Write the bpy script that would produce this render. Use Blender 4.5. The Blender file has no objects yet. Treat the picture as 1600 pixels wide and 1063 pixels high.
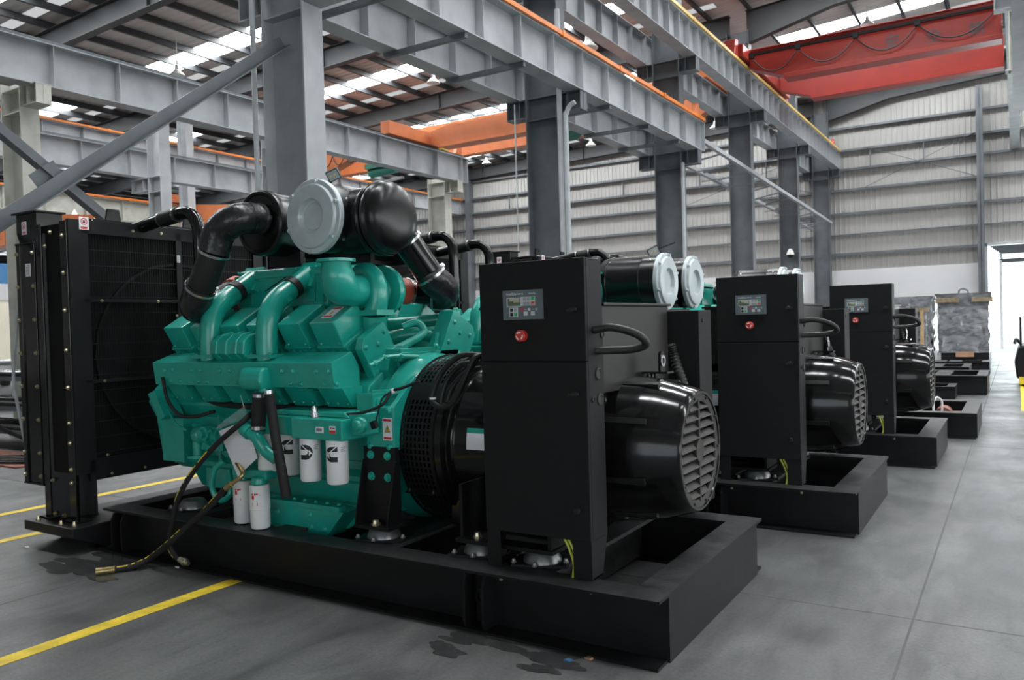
import bpy, math, random
from mathutils import Vector, Matrix
random.seed(7)
C = bpy.context.scene.collection
PI = math.pi
V = Vector
# ---------------------------------------------------------------- camera numbers
YAW, PITCH, ROLL, FPX = -0.561325924, -0.0196977413, -0.0283237575, 1256.06
EYE = V((0, 0, 1.6))
_f = V((math.sin(YAW)*math.cos(PITCH), math.cos(YAW)*math.cos(PITCH), math.sin(PITCH)))
_r = _f.cross(V((0, 0, 1))).normalized(); _u = _r.cross(_f)
CR = math.cos(ROLL)*_r + math.sin(ROLL)*_u
CU = -math.sin(ROLL)*_r + math.cos(ROLL)*_u
CF = _f
def at(px, py, axis, val):
    """point where a sight line of the survey photo meets the plane axis = val"""
    d = CF + CR*((px-800)/FPX) - CU*((py-531.5)/FPX)
    i = 'xyz'.index(axis)
    return EYE + d*((val-EYE[i])/d[i])
# ---------------------------------------------------------------- materials
def mat(name, col, rough=.5, metal=0., var=.12, scale=5., bump=0., bscale=60., coat=0., spec=.5):
    m = bpy.data.materials.new(name); m.use_nodes = True
    nt = m.node_tree; n = nt.nodes; l = nt.links; b = n['Principled BSDF']
    tc = n.new('ShaderNodeTexCoord')
    nz = n.new('ShaderNodeTexNoise'); nz.inputs['Scale'].default_value = scale; nz.inputs['Detail'].default_value = 5
    l.new(tc.outputs['Object'], nz.inputs['Vector'])
    rp = n.new('ShaderNodeValToRGB')
    rp.color_ramp.elements[0].position = .3; rp.color_ramp.elements[1].position = .7
    rp.color_ramp.elements[0].color = (*[c*(1-var) for c in col], 1)
    rp.color_ramp.elements[1].color = (*[min(1, c*(1+var)) for c in col], 1)
    l.new(nz.outputs['Fac'], rp.inputs['Fac']); l.new(rp.outputs['Color'], b.inputs['Base Color'])
    b.inputs['Roughness'].default_value = rough; b.inputs['Metallic'].default_value = metal
    b.inputs['Specular IOR Level'].default_value = spec
    if coat: b.inputs['Coat Weight'].default_value = coat; b.inputs['Coat Roughness'].default_value = .08
    if bump:
        n2 = n.new('ShaderNodeTexNoise'); n2.inputs['Scale'].default_value = bscale; n2.inputs['Detail'].default_value = 3
        l.new(tc.outputs['Object'], n2.inputs['Vector'])
        bp = n.new('ShaderNodeBump'); bp.inputs['Strength'].default_value = bump; bp.inputs['Distance'].default_value = .01
        l.new(n2.outputs['Fac'], bp.inputs['Height']); l.new(bp.outputs['Normal'], b.inputs['Normal'])
    return m
def emit(name, col, st):
    m = bpy.data.materials.new(name); m.use_nodes = True
    nt = m.node_tree; nt.nodes.clear()
    e = nt.nodes.new('ShaderNodeEmission'); o = nt.nodes.new('ShaderNodeOutputMaterial')
    nz = nt.nodes.new('ShaderNodeTexNoise'); nz.inputs['Scale'].default_value = .6
    mx = nt.nodes.new('ShaderNodeMixRGB'); mx.inputs['Fac'].default_value = .06
    mx.inputs['Color1'].default_value = (*col, 1)
    nt.links.new(nz.outputs['Color'], mx.inputs['Color2']); nt.links.new(mx.outputs['Color'], e.inputs['Color'])
    e.inputs['Strength'].default_value = st
    nt.links.new(e.outputs['Emission'], o.inputs['Surface'])
    return m
TEAL = mat('teal_paint', (.011, .36, .285), .32, 0, .10, 9, .06, 40, .35)
BLACK = mat('gloss_black_paint', (.006, .006, .0065), .14, 0, .3, 8, .02, 30, .2, .35)
DRUM = mat('drum_black_paint', (.006, .006, .0065), .27, 0, .3, 8, .02, 30, 0, .4)
SATIN = mat('satin_black_paint', (.008, .008, .009), .42, 0, .3, 6, .04, 120, 0, .3)
TEXB = mat('textured_black_powder_coat', (.0085, .0085, .0092), .55, 0, .15, 30, .25, 500, 0, .27)
MATB = mat('matt_black_core', (.005, .005, .0055), .65, 0, .3, 8, 0, 60, 0, .2)
WORN = mat('worn_black_steel', (.03, .03, .032), .5, .2, .55, 14, .15, 70)
RUB = mat('black_rubber', (.012, .012, .012), .5, 0, .3, 10)
FOIL = mat('black_film_wrap', (.016, .017, .019), .25, 0, .3, 14, .5, 25)
HOSE = mat('matte_black_hose', (.012, .011, .012), .75, 0, .2, 30, .3, 300)
SILV = mat('galvanised_cover', (.50, .56, .58), .38, .2, .08, 10, .05, 50)
ZINC = mat('zinc_bolt', (.62, .55, .38), .3, .9, .15, 40)
STEEL = mat('bright_steel', (.55, .56, .57), .25, .95, .1, 30)
ALU = mat('isolator_shell', (.20, .205, .21), .35, .7, .15, 30)
WHITE = mat('white_filter_can', (.84, .85, .86), .35, 0, .04, 10)
PAPER = mat('white_paper', (.84, .84, .88), .6, 0, .04, 4, .2, 9)
INK = mat('black_ink', (.01, .01, .011), .5)
REDP = mat('red_print', (.62, .035, .03), .5)
YELP = mat('yellow_print', (.75, .55, .04), .5)
YEL = mat('yellow_cable', (.55, .6, .06), .4)
REDH = mat('red_silicone_hose', (.42, .07, .035), .5)
REDB = mat('red_button', (.66, .05, .04), .35)
PANEL = mat('controller_grey', (.125, .155, .17), .45)
LCD = mat('lcd_green', (.10, .14, .085), .3)
LCDH = mat('lcd_pale', (.45, .47, .33), .3)
KEYW = mat('key_white', (.6, .62, .63), .5)
KEYG = mat('key_green', (.04, .42, .16), .5)
KEYR = mat('key_red', (.6, .04, .05), .5)
KEYD = mat('key_grey', (.33, .36, .38), .5)
GRILLE = mat('grey_cast_grille', (.042, .040, .037), .55, 0, .1, 20, 0, 60, 0, .3)
TBOX = mat('terminal_box_grey_black', (.014, .0132, .0125), .40, 0, .15, 4, .05, 90, 0, .3)
CLEAR = mat('clear_film', (.75, .85, .85), .15)
_b = CLEAR.node_tree.nodes['Principled BSDF']; _b.inputs['Alpha'].default_value = .25
CAM_Y = mat('brass_bolt', (.6, .47, .22), .28, .9, .1, 40)
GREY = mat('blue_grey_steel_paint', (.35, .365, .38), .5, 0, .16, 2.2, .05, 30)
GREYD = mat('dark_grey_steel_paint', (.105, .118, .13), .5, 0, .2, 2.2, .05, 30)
RAFT = mat('rafter_grey_paint', (.034, .037, .041), .55, 0, .15, 1.5)
CREAM = mat('pale_sunlit_steel', (.46, .46, .41), .55, 0, .2, 2.5)  # pale steel; cream on the second-row columns is sunlight put into the colour
ORANGE = mat('orange_crane_paint', (.58, .165, .055), .42, 0, .1, 3)
ORAIL = mat('orange_conductor_rail', (.72, .20, .03), .45, 0, .12, 3)
YRAIL = mat('yellow_conductor_rail', (.62, .42, .12), .45, 0, .15, 3)
RED = mat('red_crane_paint', (.36, .032, .022), .38, 0, .1, 2)
GREENH = mat('green_hoist_paint', (.02, .20, .15), .45)
LAMPW = mat('white_lamp_shade', (.75, .75, .73), .4)
PVC = mat('grey_conduit', (.42, .44, .46), .45)
PLAS = mat('white_plaster', (.60, .60, .61), .8, 0, .05, .6)
WOOD = mat('raw_wood', (.45, .30, .16), .7, 0, .2, 8)
CARD = mat('brown_card', (.42, .25, .16), .75)
FYEL = mat('yellow_floor_paint', (.74, .54, .03), .6, 0, .22, 9, .1, 40)
RUST = mat('rusty_red_steel', (.20, .07, .045), .7, .1, .4, 9)
BLUEW = mat('blue_panel', (.06, .20, .42), .5)
CREAMW = mat('cream_render', (.80, .76, .62), .8, 0, .05, 1)
WRAP = mat('grey_stretch_film', (.20, .205, .22), .14, 0, .5, 3.2, .6, 5, .6)
for _n in WRAP.node_tree.nodes:
    if _n.type == 'TEX_NOISE':
        _mp = WRAP.node_tree.nodes.new('ShaderNodeMapping'); _mp.inputs['Scale'].default_value = (.8, .8, 2.0); _mp.inputs['Rotation'].default_value = (.5, .45, .3)
        _lk = _n.inputs['Vector'].links[0]; WRAP.node_tree.links.new(_lk.from_socket, _mp.inputs['Vector']); WRAP.node_tree.links.new(_mp.outputs['Vector'], _n.inputs['Vector']); _n.inputs['Distortion'].default_value = 1.5
WRAPC = mat('yellow_foam_edge', (.24, .19, .115), .6, 0, .3, 9)
def sheet_mat(name, col, axis, period, strength=.8, rough=.5, var=.12):
    """ribbed sheet metal: a bump wave along one object axis, grubby patches by noise"""
    m = mat(name, col, rough, 0, var, .5)
    nt = m.node_tree; n = nt.nodes; l = nt.links
    tc = n.new('ShaderNodeTexCoord'); w = n.new('ShaderNodeTexWave')
    w.bands_direction = axis; w.inputs['Scale'].default_value = 2*PI/20/period*1.0
    l.new(tc.outputs['Object'], w.inputs['Vector'])
    bp = n.new('ShaderNodeBump'); bp.inputs['Strength'].default_value = strength; bp.inputs['Distance'].default_value = .04
    l.new(w.outputs['Fac'], bp.inputs['Height']); l.new(bp.outputs['Normal'], n['Principled BSDF'].inputs['Normal'])
    return m
ROOFM = sheet_mat('roof_sheeting', (.50, .47, .45), 'Y', .25, .6, .55, .2)
WALLM = mat('cream_wall_sheeting', (.335, .33, .315), .55, 0, .07, .35)
def floor_mat():
    m = bpy.data.materials.new('power_floated_concrete'); m.use_nodes = True
    nt = m.node_tree; n = nt.nodes; l = nt.links; b = n['Principled BSDF']
    tc = n.new('ShaderNodeTexCoord')
    def noise(sc, det, vec=None, dist=0.):
        q = n.new('ShaderNodeTexNoise'); q.inputs['Scale'].default_value = sc; q.inputs['Detail'].default_value = det
        q.inputs['Distortion'].default_value = dist
        l.new(vec or tc.outputs['Object'], q.inputs['Vector']); return q
    def ramp(src, stops):
        r = n.new('ShaderNodeValToRGB'); e = r.color_ramp.elements
        e[0].position, e[0].color = stops[0][0], (*stops[0][1], 1)
        e[1].position, e[1].color = stops[-1][0], (*stops[-1][1], 1)
        for p, c in stops[1:-1]: k = e.new(p); k.color = (*c, 1)
        l.new(src, r.inputs['Fac']); return r
    def mul(a, bb, f=1., mode='MULTIPLY'):
        x = n.new('ShaderNodeMixRGB'); x.blend_type = mode; x.inputs['Fac'].default_value = f
        l.new(a, x.inputs['Color1']); l.new(bb, x.inputs['Color2']); return x.outputs['Color']
    mp = n.new('ShaderNodeMapping'); mp.inputs['Scale'].default_value = (1.6, .45, 1); l.new(tc.outputs['Object'], mp.inputs['Vector'])
    a = ramp(noise(1.1, 8, mp.outputs['Vector'], 1.2).outputs['Fac'], [(.30, (.066, .067, .068)), (.5, (.096, .0965, .097)), (.70, (.132, .132, .131))])
    fine = ramp(noise(55, 6).outputs['Fac'], [(.3, (.76, .76, .76)), (.7, (1.14, 1.14, 1.14))])
    mid = ramp(noise(5, 7, mp.outputs['Vector'], .8).outputs['Fac'], [(.36, (.78, .78, .785)), (.5, (1, 1, 1)), (.68, (1.12, 1.12, 1.11))])
    col = mul(mul(a.outputs['Color'], fine.outputs['Color']), mid.outputs['Color'])
    st = ramp(noise(.8, 6, None, 2.).outputs['Fac'], [(.60, (1, 1, 1)), (.66, (.72, .72, .73))])
    col = mul(col, st.outputs['Color'], .8)
    sp = n.new('ShaderNodeTexVoronoi'); sp.inputs['Scale'].default_value = 2.6; l.new(tc.outputs['Object'], sp.inputs['Vector'])
    ss = ramp(sp.outputs['Distance'], [(.012, (.35, .35, .36)), (.03, (1, 1, 1))])
    col = mul(col, ss.outputs['Color'], .5)
    l.new(col, b.inputs['Base Color'])
    rr = ramp(noise(1.7, 5).outputs['Fac'], [(.3, (.36, .36, .36)), (.7, (.56, .56, .56))])
    l.new(rr.outputs['Color'], b.inputs['Roughness'])
    bp = n.new('ShaderNodeBump'); bp.inputs['Strength'].default_value = .12; bp.inputs['Distance'].default_value = .01
    l.new(noise(30, 6).outputs['Fac'], bp.inputs['Height']); l.new(bp.outputs['Normal'], b.inputs['Normal'])
    return m
FLOORM = floor_mat()
OIL = mat('oil_stain', (.043, .0435, .044), .26, 0, .35, 9, .2, 40)
SEAM = mat('floor_joint', (.085, .085, .085), .8)
# ---------------------------------------------------------------- mesh builder
def frame(d):
    d = V(d).normalized()
    a = V((0, 0, 1)) if abs(d.z) < .9 else V((1, 0, 0))
    u = d.cross(a).normalized(); return u, d.cross(u).normalized(), d
class MB:
    def __init__(s): s.v = []; s.f = []; s.m = []; s.s = []
    def add(s, vs, fs, m=0, sm=False):
        b = len(s.v); s.v += [V(p) for p in vs]
        for f in fs: s.f.append(tuple(b+i for i in f)); s.m.append(m); s.s.append(sm)
        return s
    def box(s, x0, x1, y0, y1, z0, z1, m=0):
        vs = [(x, y, z) for x in (x0, x1) for y in (y0, y1) for z in (z0, z1)]
        return s.add(vs, [(0, 1, 3, 2), (4, 6, 7, 5), (0, 4, 5, 1), (2, 3, 7, 6), (0, 2, 6, 4), (1, 5, 7, 3)], m)
    def obox(s, c, u, v, w, a, b, d, m=0):
        """box at c with half sizes a, b, d along the axes u, v, w"""
        c, u, v, w = V(c), V(u).normalized()*a, V(v).normalized()*b, V(w).normalized()*d
        vs = [c+i*u+j*v+k*w for i in (-1, 1) for j in (-1, 1) for k in (-1, 1)]
        return s.add(vs, [(0, 1, 3, 2), (4, 6, 7, 5), (0, 4, 5, 1), (2, 3, 7, 6), (0, 2, 6, 4), (1, 5, 7, 3)], m)
    def bar(s, a, b, w, h, up=(0, 0, 1), m=0):
        a, b = V(a), V(b); d = b-a; u = d.normalized(); side = u.cross(V(up)).normalized(); t = side.cross(u)
        return s.obox((a+b)/2, u, side, t, d.length/2, w/2, h/2, m)
    def prism(s, poly, axis, lo, hi, m=0):
        """poly in the two other axes, in x,y,z order, extruded along axis"""
        def p(q, t):
            return {'x': (t, q[0], q[1]), 'y': (q[0], t, q[1]), 'z': (q[0], q[1], t)}[axis]
        n = len(poly); vs = [p(q, lo) for q in poly]+[p(q, hi) for q in poly]
        fs = [tuple(range(n-1, -1, -1)), tuple(range(n, 2*n))]+[(i, (i+1) % n, n+(i+1) % n, n+i) for i in range(n)]
        return s.add(vs, fs, m)
    def tube(s, path, r, n=12, m=0, caps=True, twist=None):
        path = [V(p) for p in path]; k = len(path); rr = r if isinstance(r, (list, tuple)) else [r]*k
        t0 = (path[1]-path[0]).normalized(); u, v, _ = frame(t0); rings = []
        for i in range(k):
            t = (path[min(i+1, k-1)]-path[max(i-1, 0)]).normalized()
            ax = t0.cross(t)
            if ax.length > 1e-6:
                R = Matrix.Rotation(t0.angle(t), 3, ax.normalized()); u = R@u; v = R@v
            t0 = t
            rings.append([path[i]+(u*math.cos(2*PI*j/n)+v*math.sin(2*PI*j/n))*rr[i] for j in range(n)])
        vs = [p for q in rings for p in q]
        s.add(vs, [(i*n+j, i*n+(j+1) % n, (i+1)*n+(j+1) % n, (i+1)*n+j) for i in range(k-1) for j in range(n)], m, True)
        if caps: s.add(rings[0], [tuple(range(n-1, -1, -1))], m); s.add(rings[-1], [tuple(range(n))], m)
        return s
    def lathe(s, o, d, prof, n=32, m=0, a0=0., a1=2*PI):
        """profile of (along, radius) turned about the axis d through o; corners over 30 degrees stay sharp"""
        o = V(o); u, v, w = frame(d); full = abs(a1-a0-2*PI) < 1e-6; k = n if full else n+1
        ring = lambda q: [o+w*q[0]+(u*math.cos(a0+(a1-a0)*j/n)+v*math.sin(a0+(a1-a0)*j/n))*q[1] for j in range(k)]
        for i in range(len(prof)-1):
            A, B = ring(prof[i]), ring(prof[i+1])
            s.add(A+B, [(j, (j+1) % k, k+(j+1) % k, k+j) for j in range(k if full else n)], m if not isinstance(m, (list, tuple)) else m[i], True)
        return s
    def cyl(s, a, b, r, n=20, m=0):
        d = V(b)-V(a); return s.lathe(a, d, [(0, 0), (0, r), (d.length, r), (d.length, 0)], n, m)
    def bolt(s, p, d, r=.012, h=.012, m=0):
        return s.lathe(p, d, [(0, r*1.35), (h*.35, r*1.35), (h*.35, r), (h, r*.8), (h*1.1, 0)], 8, m)
    def mirror(s, yc=4.26):
        s.v = [V((p.x, 2*yc-p.y, p.z)) for p in s.v]; s.f = [tuple(reversed(f)) for f in s.f]; return s
    def text(s, body, size, o, u, v, m=0, lift=.0006, align='CENTER'):
        vs, fs = glyphs(body, align); o, u, v = V(o), V(u).normalized(), V(v).normalized(); w = u.cross(v)
        return s.add([o+u*(p[0]*size)+v*(p[1]*size)+w*lift for p in vs], fs, m)
    def build(s, name, mats, parent=None, off=None, bevel=0., seg=2):
        me = bpy.data.meshes.new(name)
        off = V(off) if off is not None else V((0, 0, 0))
        me.from_pydata([p-off for p in s.v], [], s.f)
        for q in (mats if isinstance(mats, (list, tuple)) else [mats]): me.materials.append(q)
        me.polygons.foreach_set('material_index', s.m); me.polygons.foreach_set('use_smooth', s.s)
        import bmesh
        bm = bmesh.new(); bm.from_mesh(me)
        # weld per smooth patch: rings of one lathe share places, so merge close vertices and mark hard edges by angle
        bmesh.ops.remove_doubles(bm, verts=bm.verts, dist=2e-5)
        bmesh.ops.recalc_face_normals(bm, faces=bm.faces)
        for e in bm.edges:
            if len(e.link_faces) != 2 or e.calc_face_angle(0) > math.radians(33): e.smooth = False
        bm.to_mesh(me); bm.free(); me.update()
        o = bpy.data.objects.new(name, me); C.objects.link(o)
        if parent: o.parent = parent
        if bevel:
            b = o.modifiers.new('bevel', 'BEVEL'); b.width = bevel; b.segments = seg; b.limit_method = 'ANGLE'; b.angle_limit = math.radians(40)
        return o
_gl = {}
def glyphs(body, align='CENTER'):
    k = (body, align)
    if k not in _gl:
        cu = bpy.data.curves.new('t', 'FONT'); cu.body = body; cu.align_x = align; cu.align_y = 'CENTER'; cu.resolution_u = 2; cu.offset = .025 if body.isascii() else 0
        ob = bpy.data.objects.new('t', cu); C.objects.link(ob)
        dg = bpy.context.evaluated_depsgraph_get(); me = ob.evaluated_get(dg).to_mesh()
        _gl[k] = ([v.co.copy() for v in me.vertices], [tuple(p.vertices) for p in me.polygons])
        ob.evaluated_get(dg).to_mesh_clear(); bpy.data.objects.remove(ob); bpy.data.curves.remove(cu)
    return _gl[k]
def bez(pts, n=8):
    """smooth path through points (Catmull-Rom)"""
    p = [V(q) for q in pts]; p = [2*p[0]-p[1]]+p+[2*p[-1]-p[-2]]; out = []
    for i in range(1, len(p)-2):
        for j in range(n):
            t = j/n; a, b, c, d = p[i-1], p[i], p[i+1], p[i+2]
            out.append(.5*((2*b)+(c-a)*t+(2*a-5*b+4*c-d)*t*t+(3*b-a-3*c+d)*t**3))
    return out+[p[-2]]
def tag(o, label, cat, group=None, kind=None):
    o['label'] = label; o['category'] = cat
    if group: o['group'] = group
    if kind: o['kind'] = kind
    return o
def struct(o): o['kind'] = 'structure'; return o
def empty(name, loc): 
    o = bpy.data.objects.new(name, None); o.empty_display_size = .2; C.objects.link(o); o.location = loc; return o
def copy_tree(o, parent=None, skip=()):
    c = o.copy(); C.objects.link(c); c.parent = parent
    for ch in list(o.children):
        if ch.name.split('.')[0] not in skip: copy_tree(ch, c, skip)
    return c
# ================================================================ GENERATOR SET
O = V((-1.395, 3.518, 0)); YC, ZC = 4.26, .88
FLAT = lambda ang: (math.cos(ang), math.sin(ang))
gen = empty('generator_set', O)
def B(mb, name, m, parent=None, bevel=0., seg=2): return mb.build(name, m, parent or gen, O, bevel, seg)
def bolts(pts, d, parent, m=ZINC, r=.011, h=.016, name='bolt'):
    first = None
    for p in pts:
        if first is None:
            mb = MB().bolt((0, 0, 0), d, r, h); first = mb.build(name, m, parent); o = first
        else: o = first.copy(); C.objects.link(o); o.parent = parent
        o.location = V(p)-O
# ---------------------------------------------------------------- skid base
def c_rail(y0, sgn, x0, x1):
    """channel section rail: web at y0, flanges out (towards sgn)"""
    mb = MB(); t = .012
    mb.box(x0, x1, y0-t/2, y0+t/2, .014, .308)
    for z in (0, .308): mb.box(x0-(.22 if z == 0 else 0), x1, min(y0+sgn*.128, y0-sgn*.05), max(y0+sgn*.128, y0-sgn*.05), z, z+.014)
    return mb
base_mb = MB()
base_mb.box(-5.06, -4.86, 3.57, 4.95, .295, .322)
base = B(base_mb, 'base_frame', WORN)
for y0, s in ((3.518, -1), (5.0, 1)):
    rl = B(c_rail(y0, s, -5.75, -1.40), 'side_rail', SATIN, base)
    B(MB().box(-5.75, -1.56, min(y0+s*.128, y0-s*.05), max(y0+s*.128, y0-s*.05), .3221, .3236), 'flange_top', WORN, base)
for x0, s in ((-1.395, 1), (-5.75, -1)):
    mb = MB(); mb.box(x0-.006, x0+.006, 3.515, 5.003, .0, .308); xi = x0-s*.165
    mb.box(min(x0, xi)-.006, max(x0, xi)+.006, 3.40, 5.12, .308, .3235); mb.box(min(x0, xi), max(x0, xi), 3.53, 4.99, 0, .012)
    B(mb, 'end_beam', SATIN if s == 1 else SATIN, base)
B(MB().box(-1.56, -1.39, 3.39, 5.128, .3236, .3246), 'flange_top', WORN, base)
for xa, xb in ((-4.1, -3.9), (-3.42, -3.10), (-2.72, -2.36), (-2.30, -2.02)):
    mb = MB(); mb.box(xa, xb, 3.57, 4.95, .300, .3225); mb.box((xa+xb)/2-.008, (xa+xb)/2+.008, 3.53, 4.99, .03, .30)
    B(mb, 'cross_beam', WORN, base)
def lug(x, y0, s):
    mb = MB(); t = .035
    prof = [(y0-s*.0, .015), (y0+s*.115, .015), (y0+s*.125, .05), (y0+s*.125, .24), (y0+s*.10, .29), (y0-s*.0, .306)]
    for dx in (-.06, .06): mb.prism([(p[0], p[1]) for p in prof], 'x', x+dx-t/4, x+dx+t/4)
    mb.box(x-.065, x+.065, min(y0, y0+s*.02), max(y0, y0+s*.02), .015, .30)
    mb.lathe((x, y0+s*.02, .155), (0, s, 0), [(0, .045), (.02, .045), (.02, .03), (.005, .028), (.005, 0)], 20)
    return mb
for x in (-2.42, -5.6):
    for y0, s in ((3.518, -1), (5.0, 1)): B(lug(x, y0, s), 'lifting_lug', SATIN, base)
# ---------------------------------------------------------------- radiator support sled and radiator
mb = MB()
mb.prism([(3.2, .13), (3.2, .2), (5.32, .2), (5.32, .13), (5.02, 0), (3.48, 0)], 'x', -6.50, -5.83)
sled = B(mb, 'radiator_sled', SATIN, None, .008)
RX = -5.966
rad_mb = MB()
# core and shroud body
rad_mb.box(-6.62, -6.40, 3.43, 5.09, .50, 2.34)
rad_mb.box(-6.40, -6.02, 3.35, 5.17, .56, 2.46)
rad = B(rad_mb, 'radiator', MATB, None, .006)
# front and rear posts (channels) standing on the sled
for y0, s in ((3.33, -1), (5.19, 1)):
    for xa, xb in ((-6.075, -5.985), (-6.42, -6.34)):
        mb = MB(); mb.box(xa, xb, y0-.006, y0+.006, .2, 2.47); mb.box(xa-.006, xa+.006, min(y0, y0-s*.07), max(y0, y0-s*.07), .2, 2.44)
        mb.box(xa-.05, xb+.04, min(y0-.03, y0-s*.09), max(y0+.03, y0-s*.09), .2, .212)
        B(mb, 'post', BLACK, rad, .003)
    B(MB().prism([(-6.335, y0-s*.004), (-6.13, y0-s*.24), (-6.14, y0-s*.25), (-6.345, y0-s*.014)], 'z', .2, 2.40), 'side_panel', SATIN, rad)
    # bolted core channel and top tank bracket
    mb = MB(); mb.box(-6.66, -6.43, min(y0, y0-s*.05), max(y0, y0-s*.05), .46, 2.33)
    mb.box(-6.70, -6.645, min(y0-.012, y0-s*.06), max(y0+.012, y0-s*.06), .46, 2.33); mb.box(-6.47, -6.43, min(y0-.012, y0-s*.06), max(y0+.012, y0-s*.06), .46, 2.33)
    mb.box(-6.71, -6.42, min(y0-.014, y0-s*.06), max(y0+.014, y0-s*.06), 2.33, 2.345); mb.box(-6.71, -6.42, min(y0-.014, y0-s*.06), max(y0+.014, y0-s*.06), .445, .46)
    ch = B(mb, 'core_channel', BLACK, rad, .002)
    mb = MB(); mb.prism([(-6.66, 2.345), (-6.44, 2.345), (-6.40, 2.42), (-6.40, 2.57), (-6.70, 2.57), (-6.70, 2.42)], 'y', min(y0, y0-s*.2), max(y0, y0-s*.2))
    mb.box(-6.74, -6.38, min(y0-.02, y0-s*.22), max(y0+.02, y0-s*.22), 2.57, 2.585)
    B(mb, 'tank_bracket', BLACK, rad, .003)
zz = [.52, .70, .96, 1.22, 1.48, 1.74, 2.0, 2.26]
bolts([(-6.676, 3.318, z) for z in zz[::1]]+[(-6.45, 3.318, z) for z in zz], (0, -1, 0), rad, ZINC, .013, .018)
bolts([(-6.03, 3.324, z) for z in (.50, .60, .80, .95, 1.22, 1.50, 1.80, 2.08, 2.36)]+[(-6.30, 3.34, 2.30), (-6.22, 3.34, 2.40), (-6.30, 3.33, .50)], (0, -1, 0), rad, ZINC, .013, .018)
bolts([(-6.30, 3.34, .24), (-6.17, 3.34, .24)], (0, -1, 0), rad, CAM_Y, .013, .02)
bolts([(-6.06, 3.245, .2), (-6.38, 3.245, .2), (-5.93, 3.27, .2)], (0, 0, 1), rad, ZINC, .013, .03)
# header tank
mb = MB(); mb.box(-6.64, -6.16, 3.62, 4.90, 2.35, 2.53); B(mb, 'header_tank', BLACK, rad, .02, 3)
for y in (3.9, 4.62): B(MB().prism([(y-.07, 2.53), (y+.07, 2.53), (y+.05, 2.64), (y-.05, 2.64)], 'x', -6.32, -6.30), 'lifting_eye', BLACK, rad)
# fan guard: a frame, vertical wires, level rods
mb = MB(); gx = RX+.0
for ya, yb, za, zb in ((3.33, 3.48, .56, 2.48), (5.04, 5.19, .56, 2.48), (4.235, 4.285, .6, 2.44), (3.43, 5.09, 2.38, 2.48), (3.43, 5.09, .50, .66), (3.43, 5.09, 1.86, 1.885), (3.43, 5.09, 1.24, 1.265)):
    mb.box(gx-.03, gx, ya, yb, za, zb)
grd = B(mb, 'fan_guard', SATIN, rad)
mb = MB()
for i in range(15): z = .70+i*.12; mb.bar((gx-.012, 3.43, z), (gx-.012, 5.09, z), .006, .006, (1, 0, 0))
for i in range(74): y = 3.49+i*.0213; mb.bar((gx-.018, y, .62), (gx-.018, y, 2.42), .003, .003, (1, 0, 0))
B(mb, 'guard_mesh', SATIN, rad)
bolts([(gx, 3.60+i*.28, .53) for i in range(5)]+[(gx, 3.57, z) for z in (1.25, 1.87, .68)]+[(gx, 3.85, 2.43), (gx, 4.1, 2.43), (gx, 4.05, 1.87), (gx, 4.22, 1.75), (gx, 4.22, 1.25), (gx, 4.45, 1.55), (gx, 4.36, 1.5), (gx, 4.38, 1.53)], (1, 0, 0), rad, ZINC, .009, .012)
# fan behind the guard
mb = MB(); mb.lathe((-6.20, YC, 1.45), (1, 0, 0), [(0, 0), (0, .16), (.12, .16), (.12, 0)], 24)
for k in range(8):
    a = k*PI/4+.2; c, s_ = math.cos(a), math.sin(a); u = V((0, c, s_)); w = V((0, -s_, c))
    mb.obox(V((-6.14, YC, 1.45))+u*.42, u, (w*.8+V((.6, 0, 0))), (w*-.6+V((.8, 0, 0))), .28, .10, .004)
B(mb, 'fan', SATIN, rad)
mb = MB(); mb.lathe((-6.02, YC, 1.45), (1, 0, 0), [(0, .74), (.03, .74), (.03, .72), (-.1, .72)], 48); B(mb, 'fan_ring', SATIN, rad)
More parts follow.
